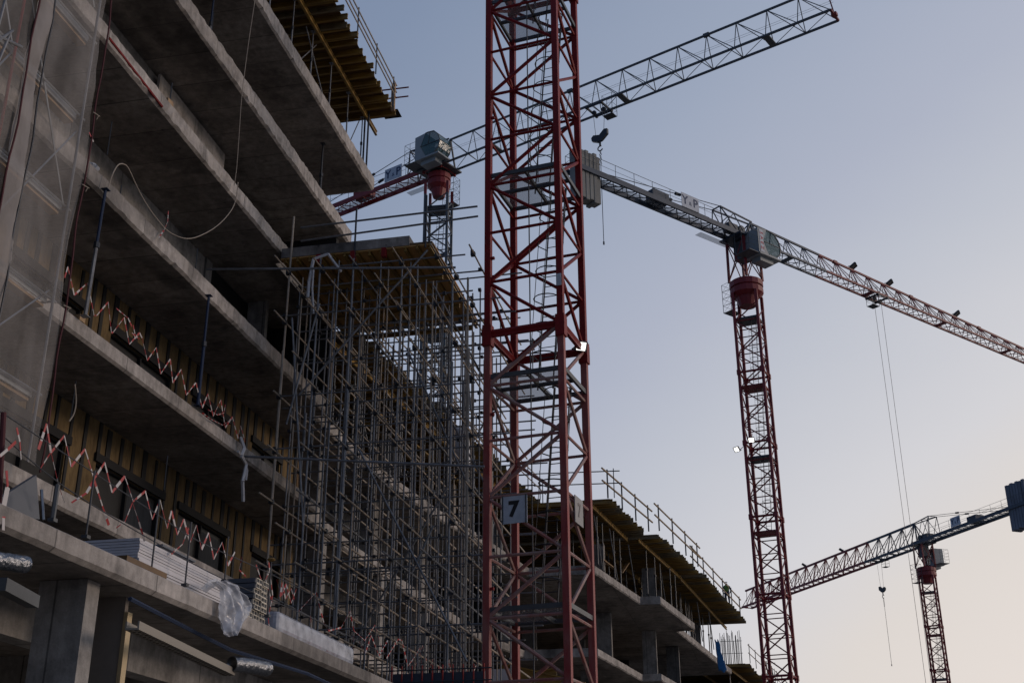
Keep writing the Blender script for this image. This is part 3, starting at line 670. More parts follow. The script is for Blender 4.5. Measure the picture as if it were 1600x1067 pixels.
    if sign_r:
        q = node(-sign_r)+l*sign_side*(W/2+.14)+zz*(zj+.95); xd = d if sign_side > 0 else -d
        xd = d*(1 if (l*sign_side).cross(d).z*-1 > 9 else 1)
        nrm = l*sign_side; xd = zz.cross(nrm)
        S = MB().box(q, (.03, 2.0, 1.3), AXS).build('name_board', 'sign_white', t)
        text('lettering', 'Y', 1.1, q+nrm*.022-xd*.6, xd, zz, 'ink_blue', S, .003, .02)
        text('lettering', '&', .5, q+nrm*.022-zz*.15, xd, zz, 'ink_blue', S, .003, .0)
        text('lettering', 'P', 1.1, q+nrm*.022+xd*.6, xd, zz, 'ink_blue', S, .003, .02)
    for r_ in lamps:
        q = node(r_)+zz*(zj+Hh(r_)+.45); floodlight(t, q, l*.5*sign_side-zz*.8+d*.25, .72, False, node(r_)+zz*(zj+Hh(r_)))
    return t, c, d, l, cab, co
sling_label = {}
lab1 = 'crane behind the upper slabs with grey jib, glazed cab and grey mast'
sling_label[lab1] = 'thin chain and rope sling hanging beside the concrete ballast of the middle crane'
tower_crane(lab1, -25.1, 90, 57.8, R(113.9), R(3), 1.95, 36.6, 17, 2.75, 1.5, 2.52, ('blue_steel', 'red_paint_far'), 1, 57.9, 99, 'grey_steel', 55.0, .0,
            trolley=16.5, hook=55.0, bside=1, ring=.74, sign_r=4.6, sign_side=1, npanel_style=0, mast_m='grey_steel', leg=.2, br=.06, sling=9.6, cw=dict(n=6, t=.4, w=1.6, up=1.6, dn=2.6, m='cw_concrete'))
lab2 = 'middle crane with dark blue counter-jib, concrete ballast and red jib running off to the right'
t2, c2, d2, l2, cab2, co2 = tower_crane(lab2, .45, 95, 50.6, R(40.2), R(-13.0), 1.95, 46, 19.2, 2.1, 1.25, 2.3, ('red_paint_far', 'blue_steel'), 1, 48.4, 10.0, 'blue_steel', 44.3, .42,
            trolley=18.6, hook=7.0, sign_r=7.0, sign_side=1, jt=1.15, leg=.22, br=.055, lamps=(15.5, 21, 32), npanel_style=1, cw=dict(n=6, t=.42, w=1.05, up=1.9, dn=2.5, m='cw_concrete'))
q = co2-d2*.95+l2*.80+V(0, 0, 1.1); sg = MB().box(q, (.02, .45, 2.1), (l2, d2, V(0, 0, 1))).build('name_strip', 'sign_white', cab2)
for i, ch in enumerate('SAEZ'): text('lettering', ch, .5, q+l2*.016+V(0, 0, .72-i*.46), V(0, 0, -1), d2, 'ink_red', sg, .003, .01)
floodlight(t2, V(-1.40, 93.9, 31.7), (-.45, -.6, -.6), .42, True, V(-.5, 94.2, 32.3)); floodlight(t2, V(-.2, 93.6, 32.3), (-.1, -.8, -.6), .42, True, V(-.1, 94.1, 33.0))
lab3 = 'farthest crane at lower right, its red jib passing behind the middle crane'
sling_label[lab3] = 'thin rope sling hanging from the hook block of the farthest crane'
tower_crane(lab3, 22.6, 183, 44.2, R(-31.5), R(-17.4), 1.95, 51, 22.5, 3.2, 2.0, 2.9, ('red_paint_far', 'blue_steel'), 1, 41.2, 11.0, 'blue_steel', 38.3, .05,
            trolley=10.6, hook=39.6, sign_r=9.0, sign_side=-1, jt=2.0, lamps=(20, 31), npanel_style=1, sling=11.2, leg=.22, br=.06, cw=dict(n=7, t=.5, w=1.7, up=3.3, dn=2.9, m='cw_blue'))

# ------------------------------------------------------------------ shoring scaffold under the yellow table
XS = [-12.25, -11.75, -11.25, -10.75, -10.3, -9.55, -9.0, -8.55, -8.0, -7.45, -7.0]
YS = [28.55, 29.45, 30.35, 31.25, 32.2, 33.1, 34.0]
ZL = [6.8, 8.6, 10.25, 11.6, 13.2, 15.35, 16.8]
scf = thing('tube_scaffold', (-9.7, 31, 5.3), 'dense grid of grey steel tubes shoring the yellow table formwork beside the red mast', 'scaffold')
rnd = random.Random(5); st_stuff = MB(); cnt = 0
for i, x in enumerate(XS):
    for j, y in enumerate(YS):
        xx = x+rnd.uniform(-.08, .08); yy = y+rnd.uniform(-.1, .1)
        top = 17.0+rnd.uniform(-.5, .2) if x < -8.1 else rnd.choice((15.9, 16.4, 16.0, 15.6))
        m_ = 'steel_tube' if rnd.random() < .72 else 'rusty_lit_tube'
        if j == 0 and i in (0,): top = 18.5
        lean = rnd.uniform(-.05, .05)
        mb = MB().tube((xx, yy, 5.09), (xx+lean, yy, top), .021 if rnd.random() < .8 else .03, 6)
        if rnd.random() < .25: mb.tube((xx, yy, 9+rnd.uniform(-1, 3)), (xx, yy, 13.5+rnd.uniform(-1, 1)), .034, 6)
        mb.bx(xx-.09, xx+.09, yy-.09, yy+.09, 5.08, 5.092); mb.build('standard', m_, scf)
cp = MB()
for zi, z in enumerate(ZL+[7.7, 9.4, 12.4, 14.25, 16.1]):
    for j, y in enumerate(YS):
        if zi == 2 and j == 0 or zi > 6 and j not in (1, 3, 5, 6): continue
        zz_ = z+rnd.uniform(-.12, .12); x0 = -12.7+rnd.uniform(0, .5); x1 = rnd.choice((-6.2, -6.6, -6.9, -6.0, -7.2)); dz = rnd.uniform(-.06, .06)
        MB().tube((x0, y+.06, zz_), (x1, y+.06, zz_+dz), .022, 6).build('transom', 'steel_tube', scf)
        for x in XS[::2]: cp.box((x, y+.03, zz_), (.08, .09, .08))
    for i, x in enumerate(XS):
        if (i % 2 and zi < 7) or (i % 2 == 0 and zi > 6): continue
        zz_ = z-.1+rnd.uniform(-.1, .1); y0 = 27.8+rnd.uniform(-.35, .3); y1 = 35.2+rnd.uniform(-.6, 1.6)
        MB().tube((x+.06, y0, zz_), (x+.06, y1, zz_+rnd.uniform(-.05, .05)), .024, 6).build('ledger', 'rusty_lit_tube' if rnd.random() < .85 else 'steel_tube', scf)
        cp.box((x+.03, 28.55, zz_), (.12, .11, .11))
tag(cp.build('coupler', 'dark_steel', scf), kind='stuff')
for (a, b) in (((-11.6, 28.4, 13.0), (-8.2, 28.4, 16.9)), ((-11.9, 28.4, 12.2), (-11.2, 28.4, 15.6)), ((-9.9, 28.45, 11.4), (-7.0, 28.45, 6.0)), ((-12.0, 28.5, 15.3), (-11.3, 28.5, 9.5)),
               ((-9.0, 29.4, 14.5), (-7.1, 29.4, 10.2)), ((-8.0, 28.4, 15.8), (-6.8, 31.5, 13.2)), ((-7.0, 28.6, 12.3), (-8.4, 33.9, 15.3)), ((-6.9, 30.3, 10.6), (-8.3, 30.3, 13.3)),
               ((-10.9, 30.2, 6.0), (-8.0, 30.2, 10.8)), ((-7.1, 32.0, 8.6), (-9.8, 32, 12.6)), ((-8.9, 33.2, 11.6), (-7.1, 33.2, 14.6)), ((-8.4, 28.5, 8.2), (-7.9, 28.5, 9.3))):
    MB().tube(a, b, .028, 6).build('brace', 'steel_tube', scf)
# loose long tubes tying the scaffold back
for nm, a, b in (('long grey tube laid across from the dark third floor to the tube scaffold', AX(322, 421, -14.0), AY(712, 418, 28.3)),
                 ('long grey tube tied to the slab edge with white rag, running to the red mast', AX(380, 713, -12.6), AY(757, 729, 28.3))):
    tag(MB().tube(a, b, .032, 6).build('steel_tube', 'steel_tube'), nm, 'tube')
tag(MB().path([AX(376, 683, -12.6), AX(382, 700, -12.5), AX(377, 712, -12.45), AX(385, 725, -12.5), AX(379, 752, -12.45), AX(380, 783, -12.5)], .045, 5).path([AX(372, 705, -12.45), AX(381, 716, -12.5), AX(386, 735, -12.5), AX(384, 750, -12.5)], .035, 5).build('cloth_rag', 'white_cloth'), 'white rag knotted round the slab edge with its tail hanging down', 'rag')
# top guard tubes above the table
for k, (a, b, lb) in enumerate(((AY(470, 356, 28.4), AY(746, 322.6, 28.4), 'upper of the two grey guard tubes over the yellow table'), (AY(470, 377, 28.4), AY(747, 338, 28.4), 'lower of the two grey guard tubes over the yellow table'))):
    tag(MB().tube(a, b, .028, 6).build('guard_tube', 'steel_tube'), lb, 'tube')
for px, lb in ((554, 'dark upright post carrying the guard tubes over the yellow table'), (665, 'slim grey post standing on the outer end of the yellow table')):
    a = AY(px, 392 if px < 600 else 372, 28.9); tag(MB().tube(a-V(0, 0, .3), a+V(0, 0, 1.35), .028, 6).build('guard_post', 'dark_steel'), lb, 'post')

# ------------------------------------------------------------------ timber formwork
def frameaxes(dx, dy): d = V(dx, dy, 0).normalized(); return d, V(-d.y, d.x, 0)
def ibeam(mb, p, q, h=.2, wd=.08, fl=.04):
    mb.bar(p, q, .03, h-fl*2); mb.bar(V(*p)+V(0, 0, h/2-fl/2), V(*q)+V(0, 0, h/2-fl/2), wd, fl); mb.bar(V(*p)-V(0, 0, h/2-fl/2), V(*q)-V(0, 0, h/2-fl/2), wd, fl)
    return mb
# the table at the middle: deck, joists along the facade, bearers across, concrete kerb at the front
tbl = thing('formwork_table', (-10.4, 31.5, 17.1), 'yellow timber formwork table on the tube scaffold with a pale concrete slab front', 'formwork')
MB().bx(-12.68, -8.2, 29.0, 34.4, 17.38, 17.42).build('plywood_deck', 'table_ply', tbl)
MB().bx(-12.66, -8.9, 28.98, 34.0, 17.425, 17.72).build('fresh_slab', 'concrete_edge', tbl)
MB().bx(-8.9, -8.25, 29.02, 34.3, 17.425, 17.50).build('edge_board', 'brown_ply', tbl)
for i in range(13):
    x = -12.5+i*.35; ibeam(MB(), (x, 28.95+rnd.uniform(-.05, .05), 17.31), (x, 34.5+rnd.uniform(-.2, .3), 17.31), .14).build('joist', 'yellow_timber', tbl)
for y in (30.4, 32.4, 34.1): ibeam(MB(), (-12.6, y, 17.06), (-8.3+rnd.uniform(-.1, .1), y, 17.06), .12).build('bearer', 'yellow_timber', tbl)
for x in (-11.5, -10.5, -9.6): MB().bx(x-.06, x+.06, 28.85, 29.0, 17.1, 17.36).build('beam_clamp', 'red_paint', tbl)
tag(MB().path([AY(487, 420, 28.2), AY(490, 405, 28.3), AY(513, 397, 28.4), AY(517, 403, 28.4), AY(533, 424, 28.3)], .04, 5).path([AY(490, 405, 28.3), AY(483, 440, 28.2), AY(481, 465, 28.2)], .05, 5).path([AY(490, 420, 28.2), AY(488, 450, 28.2), AY(490, 490, 28.2)], .03, 5).build('cloth_rag', 'white_cloth'), 'torn white cloth draped over the front of the yellow table', 'rag')

def deck(name, label, poly_x, y0, y1, z, xin, gap, over, bearers, grp='timber formwork decks', ply=True, jit=.12, seed=1, h=.2, skew=0.):
    """joists run across (x), sticking out of the edge; bearers run along the edge."""
    t = thing(name, ((poly_x(y0)+xin)/2, (y0+y1)/2, z), label, 'formwork', grp); rnd = random.Random(seed)
    y = y0; n = 0; stuff = MB()
    while y < y1:
        x = poly_x(y)+rnd.uniform(-jit, jit)+over; zz_ = z-h/2-.025+rnd.uniform(-.008, .008)
        if n < 95: ibeam(MB(), (xin, y, zz_), (x, y+rnd.uniform(-.05, .05), zz_), h).build('joist', 'yellow_timber' if rnd.random() < .68 else 'worn_timber', t)
        else: ibeam(stuff, (xin, y, zz_), (x, y, zz_), h)
        if rnd.random() < .18 and n < 95: ibeam(MB(), (x-2.4, y+.1, zz_+.0), (x+rnd.uniform(-.3, .1), y+.1, zz_), h).build('joist', 'yellow_timber', t)
        y += gap*rnd.uniform(.9, 1.1); n += 1
    if stuff.v: tag(stuff.build('joist', 'yellow_timber', t), kind='stuff')
    for (off, e) in bearers:
        ibeam(MB(), (poly_x(y0)-off, y0-.3, z-h*1.5-.04), (poly_x(y1)-off, y1+e, z-h*1.5-.04)).build('bearer', 'yellow_timber', t)
    if ply:
        mb = MB(); n = 10
        for i in range(n):
            a, b = y0+(y1-y0)*i/n, y0+(y1-y0)*(i+1)/n
            mb.prism([(xin, a), (poly_x(a)-.05, a), (poly_x(b)-.05, b), (xin, b)], z-.02, z)
        mb.build('plywood_deck', 'brown_ply', t)
    return t
def lin(x0, y0, x1, y1): return lambda y: x0+(x1-x0)*(y-y0)/(y1-y0)
gt_ = deck('formwork_deck', 'timber formwork over the topmost slab, yellow joists sticking out against the sky', lin(-12.15, 20, -12.1, 37.4), 16, 37.3, ZG+.25, -19, .47, .1, [(.95, .5), (3.3, .0)], seed=3, jit=.11)
tag(MB().bx(-12.6, -11.95, 36.9, 37.45, ZG+.255, ZG+.27).build('plywood_sheet', 'dark_void'), 'dark plywood corner jutting from the end of the topmost formwork', 'plywood')
prop_n = 0
def prop(p, top, lab, grp, r=.03, lower='steel_tube', upper='blue_pipe', lean=0., lean2=0.):
    p = V(*p); h = top-p.z; q = V(p.x+lean, p.y+lean2, top); t = thing('steel_prop', tuple(p), lab, 'prop', grp)
    md = p.lerp(q, .55)
    MB().tube(p, md, r, 7).box(p+V(0, 0, .006), (.15, .15, .012)).build('outer_tube', lower, t)
    MB().tube(md, q, r*.78, 7).box(q-V(0, 0, .006), (.15, .15, .012)).build('inner_tube', upper, t)
    MB().tube(md-V(0, 0, .06), md+V(0, 0, .06), r*1.6, 7).build('collar', 'dark_steel', t)
    return t
LBG = 'slim steel prop standing on the topmost slab edge under the yellow joists'
for k, y in enumerate((20.5, 22.6, 24.4, 26.2, 27.9, 29.7, 31.4, 33.2, 35.0, 36.6)):
    for x in ((-13.2, -15.4) if k % 2 else (-13.2,)): prop((x, y, ZF+.56), ZG-.12, LBG, 'props under the topmost formwork', .028, upper='steel_tube')
bb = MB()
for k, (y, y2) in enumerate(((22, 25), (25, 27.2), (28.4, 26.4), (29.9, 32), (33.5, 31), (35, 36.6))): tag(MB().tube((-13.2, y, ZF+.6), (-13.3, y2, ZG-.2), .02, 5).build('brace_tube', 'steel_tube'), 'thin diagonal brace between the props on the topmost slab', 'brace', 'braces under the topmost formwork')
def guard(label, pts, hs=(.55, 1.1), mt='rusty_lit_tube', postg=1.8, ext=.4, r=.027, grp='edge guard rails', posth=None, post_m='dark_steel'):
    t = thing('guard_rail', tuple(pts[0]), label, 'guard rail', grp)
    for a, b in zip(pts, pts[1:]):
        a = V(*a); b = V(*b); d = (b-a).normalized()
        for h in hs: MB().tube(a-d*ext+V(0, 0, h), b+d*ext+V(0, 0, h+.02), r, 6).build('rail', mt, t)
        n = max(1, round((b-a).length/postg))
        for i in range(n+1): p = a.lerp(b, i/n); MB().tube(p-V(0, 0, .1), p+V(0, 0, (posth or hs[-1]+.15)), r*.9, 6).build('post', post_m, t)
    return t
guard('brown tube rails along the sky edge of the topmost formwork', [(-12.05, 16, ZG+.3), (-12.05, 36.6, ZG+.3)], (.5, .75, 1.05), postg=2.1)
tg = thing('guard_rail', (-12.1, 36.9, ZG+.3), 'wooden end post with two short tubes sticking out at the topmost formwork corner', 'guard rail', 'edge guard rails')
MB().bx(-12.16, -12.02, 36.7, 36.8, ZG+.1, ZG+1.3).build('post', 'pale_timber', tg)
for h in (.45, .85): MB().tube((-13.4, 36.85, ZG+.3+h), (-11.55, 36.9, ZG+.32+h), .028, 6).build('rail', 'red_paint', tg)
# vertical tubes past the end of the fifth slab
for px0, py0, px1, py1, lb in ((570, 195, 565, 262, 'dark upright tube left of its pair past the upper slab corner'), (575.5, 195, 575, 272, 'dark upright tube right of its pair past the upper slab corner')):
    a = AY(px0, py0, 36.6); tag(MB().tube((a.x, 36.6, ZF+.4), (a.x, 36.6, ZG+.1), .035, 6).build('steel_tube', 'dark_steel'), lb, 'tube')

# wing decks
PD1 = lin(-12.35, 34.3, -10.15, 56.9)
deck('formwork_deck', 'long dark formwork deck on the rear wing, seen through the tube scaffold and the mast', PD1, 34.6, 57, ZD, -19, .55, .1, [(.9, .3), (3.0, 0)], seed=11, jit=.15)
deck('formwork_deck', 'yellow formwork deck right of the red mast, first of the stepped wing decks', lin(-6.95, 55.8, -6.1, 62.2), 56.2, 62.8, ZD, -19, .42, .1, [(.9, .3), (3.0, .3)], seed=12)
deck('formwork_deck', 'middle stepped yellow deck on the wing, with double rail ends above it', lin(-5.35, 62.9, -4.0, 71.6), 63.1, 72.2, ZD-.1, -19, .40, .1, [(1.0, .3), (3.4, .3)], seed=13)
deck('formwork_deck', 'outermost yellow deck of the wing, its corner pointing at the middle crane', lin(-3.65, 72.0, -1.75, 88.5), 72.4, 88.6, ZD-.2, -16, .42, .1, [(1.3, .9), (3.8, .4)], seed=14)
guard('double pale tube rail over the first wing deck beside the mast', [(-6.98, 55.9, ZD+.05), (-5.75, 62.6, ZD+.05)], (.55, 1.15), 'wing_rail', 2.6, .8, r=.045)
guard('two dark tubes crossing behind the mast to the first wing deck', [(-10.2, 55.7, ZD+.1), (-6.7, 56.1, ZD+.1)], (.6, 1.2), 'dark_steel', 3, .3)
guard('double pale tube rail over the middle wing deck', [(-5.2, 62.6, ZD+.05), (-3.8, 71.4, ZD+.05)], (.55, 1.15), 'wing_rail', 2.6, .8, r=.045)
guard('double pale tube rail over the outermost wing deck', [(-4.1, 71.8, ZD-.0), (-1.95, 87.5, ZD-.0)], (.55, 1.15), 'wing_rail', 3.0, .6, r=.045)
guard('dark rail stubs at the left start of the rear wing deck', [(-12.4, 34.4, ZD+.1), (-10.2, 56.4, ZD+.1)], (.5, 1.0), 'rusty_lit_tube', 2.4, .5, post_m='dark_steel')
LBP = 'steel prop holding the stepped yellow decks of the rear wing'
rnd = random.Random(21)
for (f, a, b) in ((PD1, 35.5, 56), (lin(-6.95, 55.8, -6.1, 62.2), 57.4, 62.5), (lin(-5.35, 62.9, -4.0, 71.6), 64.8, 71.8), (lin(-3.65, 72.0, -1.75, 88.5), 75.0, 88)):
    y = a
    while y < b:
        for off in (1.0, 3.1):
            if f(y)-off > -4.3-(73.6-y)*.16-.2 and y < 72: xx = f(y)-off-.9
            else: xx = f(y)-off
            lim = -5.4+(y-73.9)*.127-.3 if y > 73.7 else None
            if lim is not None: xx = min(xx, lim)
            prop((xx+rnd.uniform(-.15, .15), y+rnd.uniform(-.2, .2), ZC+.43), ZD-.5, LBP, 'props under the wing decks', .04, 'grey_steel', 'grey_steel')
        y += 1.5
for k in range(16):
    y = 36+k*3.2+rnd.uniform(-.5, .5); f = PD1 if y < 56 else lin(-6.95, 55.8, -1.9, 88.5); x = min(f(y)-1.2, -6.0+(y-65)*.14 if y > 57 else 9)
    tag(MB().tube((x, y, ZC+.5), (x-.1, y+rnd.choice((-1.8, 1.8)), ZD-.6), .03, 5).build('brace_tube', 'steel_tube'), 'thin diagonal tube bracing the props under the wing decks', 'brace', 'braces under the wing decks')
rnd = random.Random(33)
for k in range(9):
    y = 57.5+k*3.4; x = (-7.9+(y-57)*.17) if y < 73 else (-5.9+(y-74)*.12); z_ = ZC+.45+rnd.uniform(.1, 1.6)
    tag(MB().bar((x-.8, y, z_), (x-.7+rnd.uniform(-.3, .3), y+rnd.uniform(1.2, 2.6), z_+rnd.uniform(-.2, 1.0)), .16, .05).build('timber_board', 'pale_timber' if k % 3 else 'yellow_timber'), 'short timber board propped among the steel props of the rear wing', 'board', 'boards among the wing props')
for k in range(5):
    y = 38+k*4.1
    tag(MB().bar((-12.9+k*.35, y, ZC+1.9), (-12.9+k*.35, y+2.4, ZC+2.1), .14, .05).build('timber_board', 'yellow_timber'), 'yellow board lying high among the props seen through the tube scaffold', 'board', 'boards seen through the tube scaffold')
# far third wing, lower, with its own decks, rails and starter bars
far = thing('concrete_building', (-2, 115, 0), 'farthest low wing with dark decks and starter bars behind the middle crane mast', 'building')
MB().bx(-25, 1.5, 98, 150, ZC-2.4, ZC-2).build('floor_slab', 'concrete', far)
MB().bx(-25, -1.5, 98, 150, 0, ZC-2.4).build('core_wall', 'dark_void', far)
MB().bx(-20, -2, 100, 150, ZC-2, ZD-2.9).build('core_wall', 'dark_void', far)
fd = lin(-1.9, 98, 5.0, 150)
deck('formwork_deck', 'farthest dark formwork deck stepping down to the foot of the middle crane', fd, 97, 150, ZD-1.9, -16, .8, .1, [(1.3, 0), (3.8, 0)], seed=15, jit=.25)
guard('farthest pale rail running down behind the middle crane mast', [(-1.7, 97, ZD-1.8), (4.9, 148, ZD-1.8)], (.6, 1.2), 'rusty_lit_tube', 3.0, .5, r=.035)
for y in range(99, 149, 4): prop((fd(y)-1.6, y, ZC-2), ZD-2.45, 'steel prop under the farthest dark deck', 'props under the farthest deck', .05, 'steel_tube', 'steel_tube')
for k, (x, y, n, h, lb) in enumerate(((-4.2, 105, 13, 3.6, 'tall bundle of column starter bars standing above the wing end'), (-.9, 118, 8, 2.6, 'short bundle of starter bars left of the middle crane mast'))):
    mb = MB(); rr_ = random.Random(k)
    for i in range(n):
        for q in ((i*.14, 0), (i*.14, .8)): mb.tube((x+q[0], y+q[1], ZD-1.9), (x+q[0]+rr_.uniform(-.06, .06), y+q[1], ZD-1.9+h+rr_.uniform(-.5, .3)), .022, 4)
    for zz_ in (1, 2, 3): mb.tube((x, y, ZD-1.9+zz_), (x+n*.14, y, ZD-1.9+zz_), .02, 4)
    tag(mb.build('rebar_column', 'dark_steel'), lb, 'rebar')

# ------------------------------------------------------------------ closing the open corner behind the table
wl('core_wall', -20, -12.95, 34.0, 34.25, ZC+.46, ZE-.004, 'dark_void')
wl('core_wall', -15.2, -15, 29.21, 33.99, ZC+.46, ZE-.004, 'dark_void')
MB().bx(-26, -13.1, 29.65, 33.99, ZD, ZD+.4).build('floor_slab', 'concrete', bld)
wl('column', -14.9, -14.3, 31.9, 32.1, ZC+.46, ZD-.003)

# ------------------------------------------------------------------ sheeted scaffold at the left edge
fsc = thing('facade_scaffold', (-12.2, 13, 8.4), 'facade scaffold behind dusty beige netting at the left edge of the building', 'scaffold')
rnd = random.Random(9)
for y in (9.2, 11.6, 13.6, 15.7, 17.95):
    for x in (-12.18, -13.0):
        if x < -12.5 and y > 17: continue
        MB().tube((x, y, ZA2+.372), (x, y, 27), .027, 6).build('standard', 'red_paint' if y in (11.6, 15.7) else 'steel_tube', fsc)
for z in (9.2, 11.0, 12.9, 14.8+.1, 16.7, 18.6, 20.5, 22.4, 24.3):
    MB().tube((-12.22, 8, z), (-12.22, 18.1, z+.05), .024, 6).build('ledger', 'galv', fsc)
    MB().tube((-12.2, 17.95, z), (-12.65, 17.95, z), .02, 5).build('transom', 'galv', fsc)
for z in (9.2, 11.0, 12.9, 14.9, 16.7, 18.6, 20.5, 22.4):
    MB().bx(-12.5, -12.32, 8, 17.9, z-.12, z-.07).build('deck_board', 'pale_timber', fsc)
    MB().bx(-12.29, -12.27, 8, 17.9, z-.06, z+.09).build('toe_board', 'galv', fsc)
for k, (y, y2, z, z2) in enumerate(((13.6, 15.7, 11, 14.8), (15.7, 17.95, 11.2, 14.6), (15.7, 17.9, 16.7, 13.0), (13.6, 15.7, 18.6, 15), (15.7, 17.9, 9, 11.2), (16, 17.9, 20.4, 17.5), (13.7, 15.7, 10.8, 8.6))):
    MB().tube((-12.26, y, z), (-12.26, y2, z2), .02, 5).build('brace', 'galv', fsc)
def sheet(name, pts_fn, nu, nv, m, label, cat, amp=.05, sc_=1.4, thick=None, grp=None, seed=0, nd=V(1, 0, 0)):
    mb = MB(); vs = []
    for j in range(nv+1):
        for i in range(nu+1):
            p = pts_fn(i/nu, j/nv); n = noise.noise(V(p.x*sc_+seed, p.y*sc_, p.z*sc_*.5))*amp+noise.noise(V(p.y*sc_*3, seed, p.z*sc_*2))*amp*.3
            vs.append(p+nd*n)
    fs = [(j*(nu+1)+i, j*(nu+1)+i+1, (j+1)*(nu+1)+i+1, (j+1)*(nu+1)+i) for j in range(nv) for i in range(nu)]
    mb.add(vs, fs); o = mb.build(name, m, smooth=True); tag(o, label, cat, grp); (o.modifiers.new('s', 'SOLIDIFY') if thick else type('x', (), {})()).thickness = thick or 0
    return o
sheet('debris_netting', lambda u, v: V(-12.05, 16.15+1.85*u+.03*math.sin(v*9), 7.9+18*v), 24, 120, 'net', 'translucent dusty net panel with a dark red edge beside the open slabs', 'netting', .10, 1.1, grp=None, seed=1)
sheet('debris_netting', lambda u, v: V(-12.05, 8+7.9*u, 8.0+18.6*v), 50, 90, 'net', 'translucent net panel at the far left edge, left of the pale fold', 'netting', .12, .9, seed=2)
sheet('debris_netting', lambda u, v: V(-11.98, 15.82+.42*u+.06*math.sin(v*14), 7.6+18.5*v), 6, 120, 'net_fold', 'pale folded strip of net running down between the two net panels', 'netting', .08, 2.0, seed=3)
for lb, y, ph in (('dark red cord along the free edge of the netting', 18.02, 0), ('dark red cord left of the pale net fold', 15.80, 1), ('dark cord right of the pale net fold', 16.26, 2)):
    tag(MB().path([V(-11.96+.02*math.sin(k*.8+ph), y+.018*math.sin(k*.35+ph)+.012*math.sin(k*1.7), 7.8+k*.35) for k in range(52)], .018, 5).build('edge_cord', 'maroon_cord' if ph < 2 else 'dark_steel'), lb, 'cord')
for k, (x, y, z, lb) in enumerate(((-11.95, 18.0, 15.0, 'upper'), (-11.95, 18.0, 13.4, 'middle'), (-11.95, 18.0, 10.9, 'lower'))):
    tag(MB().tube((x, y-.05, z), (x+.03, y+.14, z+.02), .01, 5).tube((x+.03, y+.10, z+.02), (x, y+.09, z-.08), .007, 5).build('net_tie', 'rope'), '%s of the white ties on the free edge of the netting' % lb, 'tie')
for k, (a, b, lb) in enumerate((((0, 62), (20, 48), 'topmost'), ((0, 30), (8, 0), 'steepest'), ((0, 90), (16, 52), 'second'), ((0, 58), (34, 74), 'lowest'))):
    tag(MB().tube(AX(a[0]-60, a[1]+(a[1]-b[1])*60/max(1, b[0]-a[0]), -11.4), AX(*b, -11.4), .025, 6).build('scaffold_tube', 'steel_tube'), '%s loose grey tube end at the top left corner in front of the netting' % lb, 'tube')

# ------------------------------------------------------------------ guard wires, posts and barrier tape
def tape(pts, label, wd=.038, seg=.13, nrm=V(1, 0, 0), twist=0.3, seed=0, grp='red and white barrier tapes'):
    mb = MB(); rr_ = random.Random(seed); k = 0; carry = 0
    for a, b in zip(pts, pts[1:]):
        a = V(*a); b = V(*b); d = b-a; L = d.length; d.normalize(); ang = rr_.uniform(-twist, twist)
        n0 = (nrm*math.cos(ang)+d.cross(nrm)*math.sin(ang)); n = max(1, round(L/seg))
        for i in range(n):
            mb.cur = k % 2; sag = 0
            mb.bar(a+d*L*i/n, a+d*L*(i+1)/n, wd*(.75+.25*math.cos(k)), .004, n0); k += 1
    return tag(mb.build('barrier_tape', ['tape_red', 'tape_white']), label, 'tape', grp)
T1 = [(60, 702), (72.8, 661.8), (79.5, 707), (100.5, 680.5), (111, 728.5), (132.8, 701.5), (147, 748), (163.5, 722.5), (175, 769), (195, 744), (208, 783), (227, 767), (238, 811), (250, 781), (261, 825), (268, 798), (277, 835), (287, 811), (297, 847), (307, 820), (315, 858), (326, 832), (334, 873), (347, 847), (356, 883), (367, 862)]
tape([AX(*p, -7.9) for p in T1], 'long zigzag of red and white tape strung along the lower terrace edge', seed=1)
for k, (pp, lb) in enumerate((([(79, 707), (63, 732)], 'short red and white tape end hanging left of the first post'), ([(80, 708), (92, 760), (101, 785)], 'red tape tail falling from the first knot of the lower zigzag'),
        ([(147, 750), (160, 790), (170, 820)], 'red and white tape tail hanging at the second post of the terrace'), ([(147, 750), (135, 770), (112, 785)], 'twisted red tape loop trailing left from the second post'),
        ([(207, 785), (195, 815), (182, 824)], 'red and white tail left of the third post'), ([(207, 785), (217, 815), (226, 845)], 'red and white tail right of the third post'),
        ([(295, 825), (285, 850), (268, 865)], 'thin red tail behind the stack of white sheets'),
        ([(420, 878), (426, 930), (419, 965), (424, 1010)], 'red and white tape hanging down over the terrace edge by the pile of profiles'),
        ([(424, 885), (415, 905), (425, 940)], 'short crumpled tape by the yellow cap of the fourth post'),
        ([(400, 882), (408, 905), (398, 905), (412, 918)], 'crumpled tape hanging before the dark window'),
        ([(378, 870), (374, 890), (384, 900)], 'small tape scrap left of the dark window'), ([(438, 932), (441, 910), (446, 935), (455, 919), (460, 936)], 'low tape zigzag over the pile of profiles'),
        ([(466, 955), (494, 925), (500, 950), (506, 972), (513, 985)], 'slack tape strung between scaffold tubes above the wrapped pallet'), ([(485, 962), (489, 1000), (487, 1030)], 'bunch of red tape hanging over the terrace edge below the wrapped pallet'),
        ([(513, 985), (533, 980), (547, 955), (553, 985), (550, 1045)], 'tape loop falling past the terrace edge right of the pallet'), ([(553, 985), (570, 1000), (586, 976), (596, 1010), (604, 1028), (622, 998)], 'sagging tape in front of the scaffold foot'),
        ([(622, 998), (628, 1000), (637, 1040), (645, 1030), (656, 1012), (662, 1060)], 'tape zigzag low between scaffold and red mast'), ([(686, 1040), (684, 1067), (702, 1030), (706, 1066)], 'last red and white tapes at the lower end near the red mast'))):
    tape([AX(*p, -7.93-.01*k) for p in pp], lb, .035, .1, seed=k+3, twist=.9)
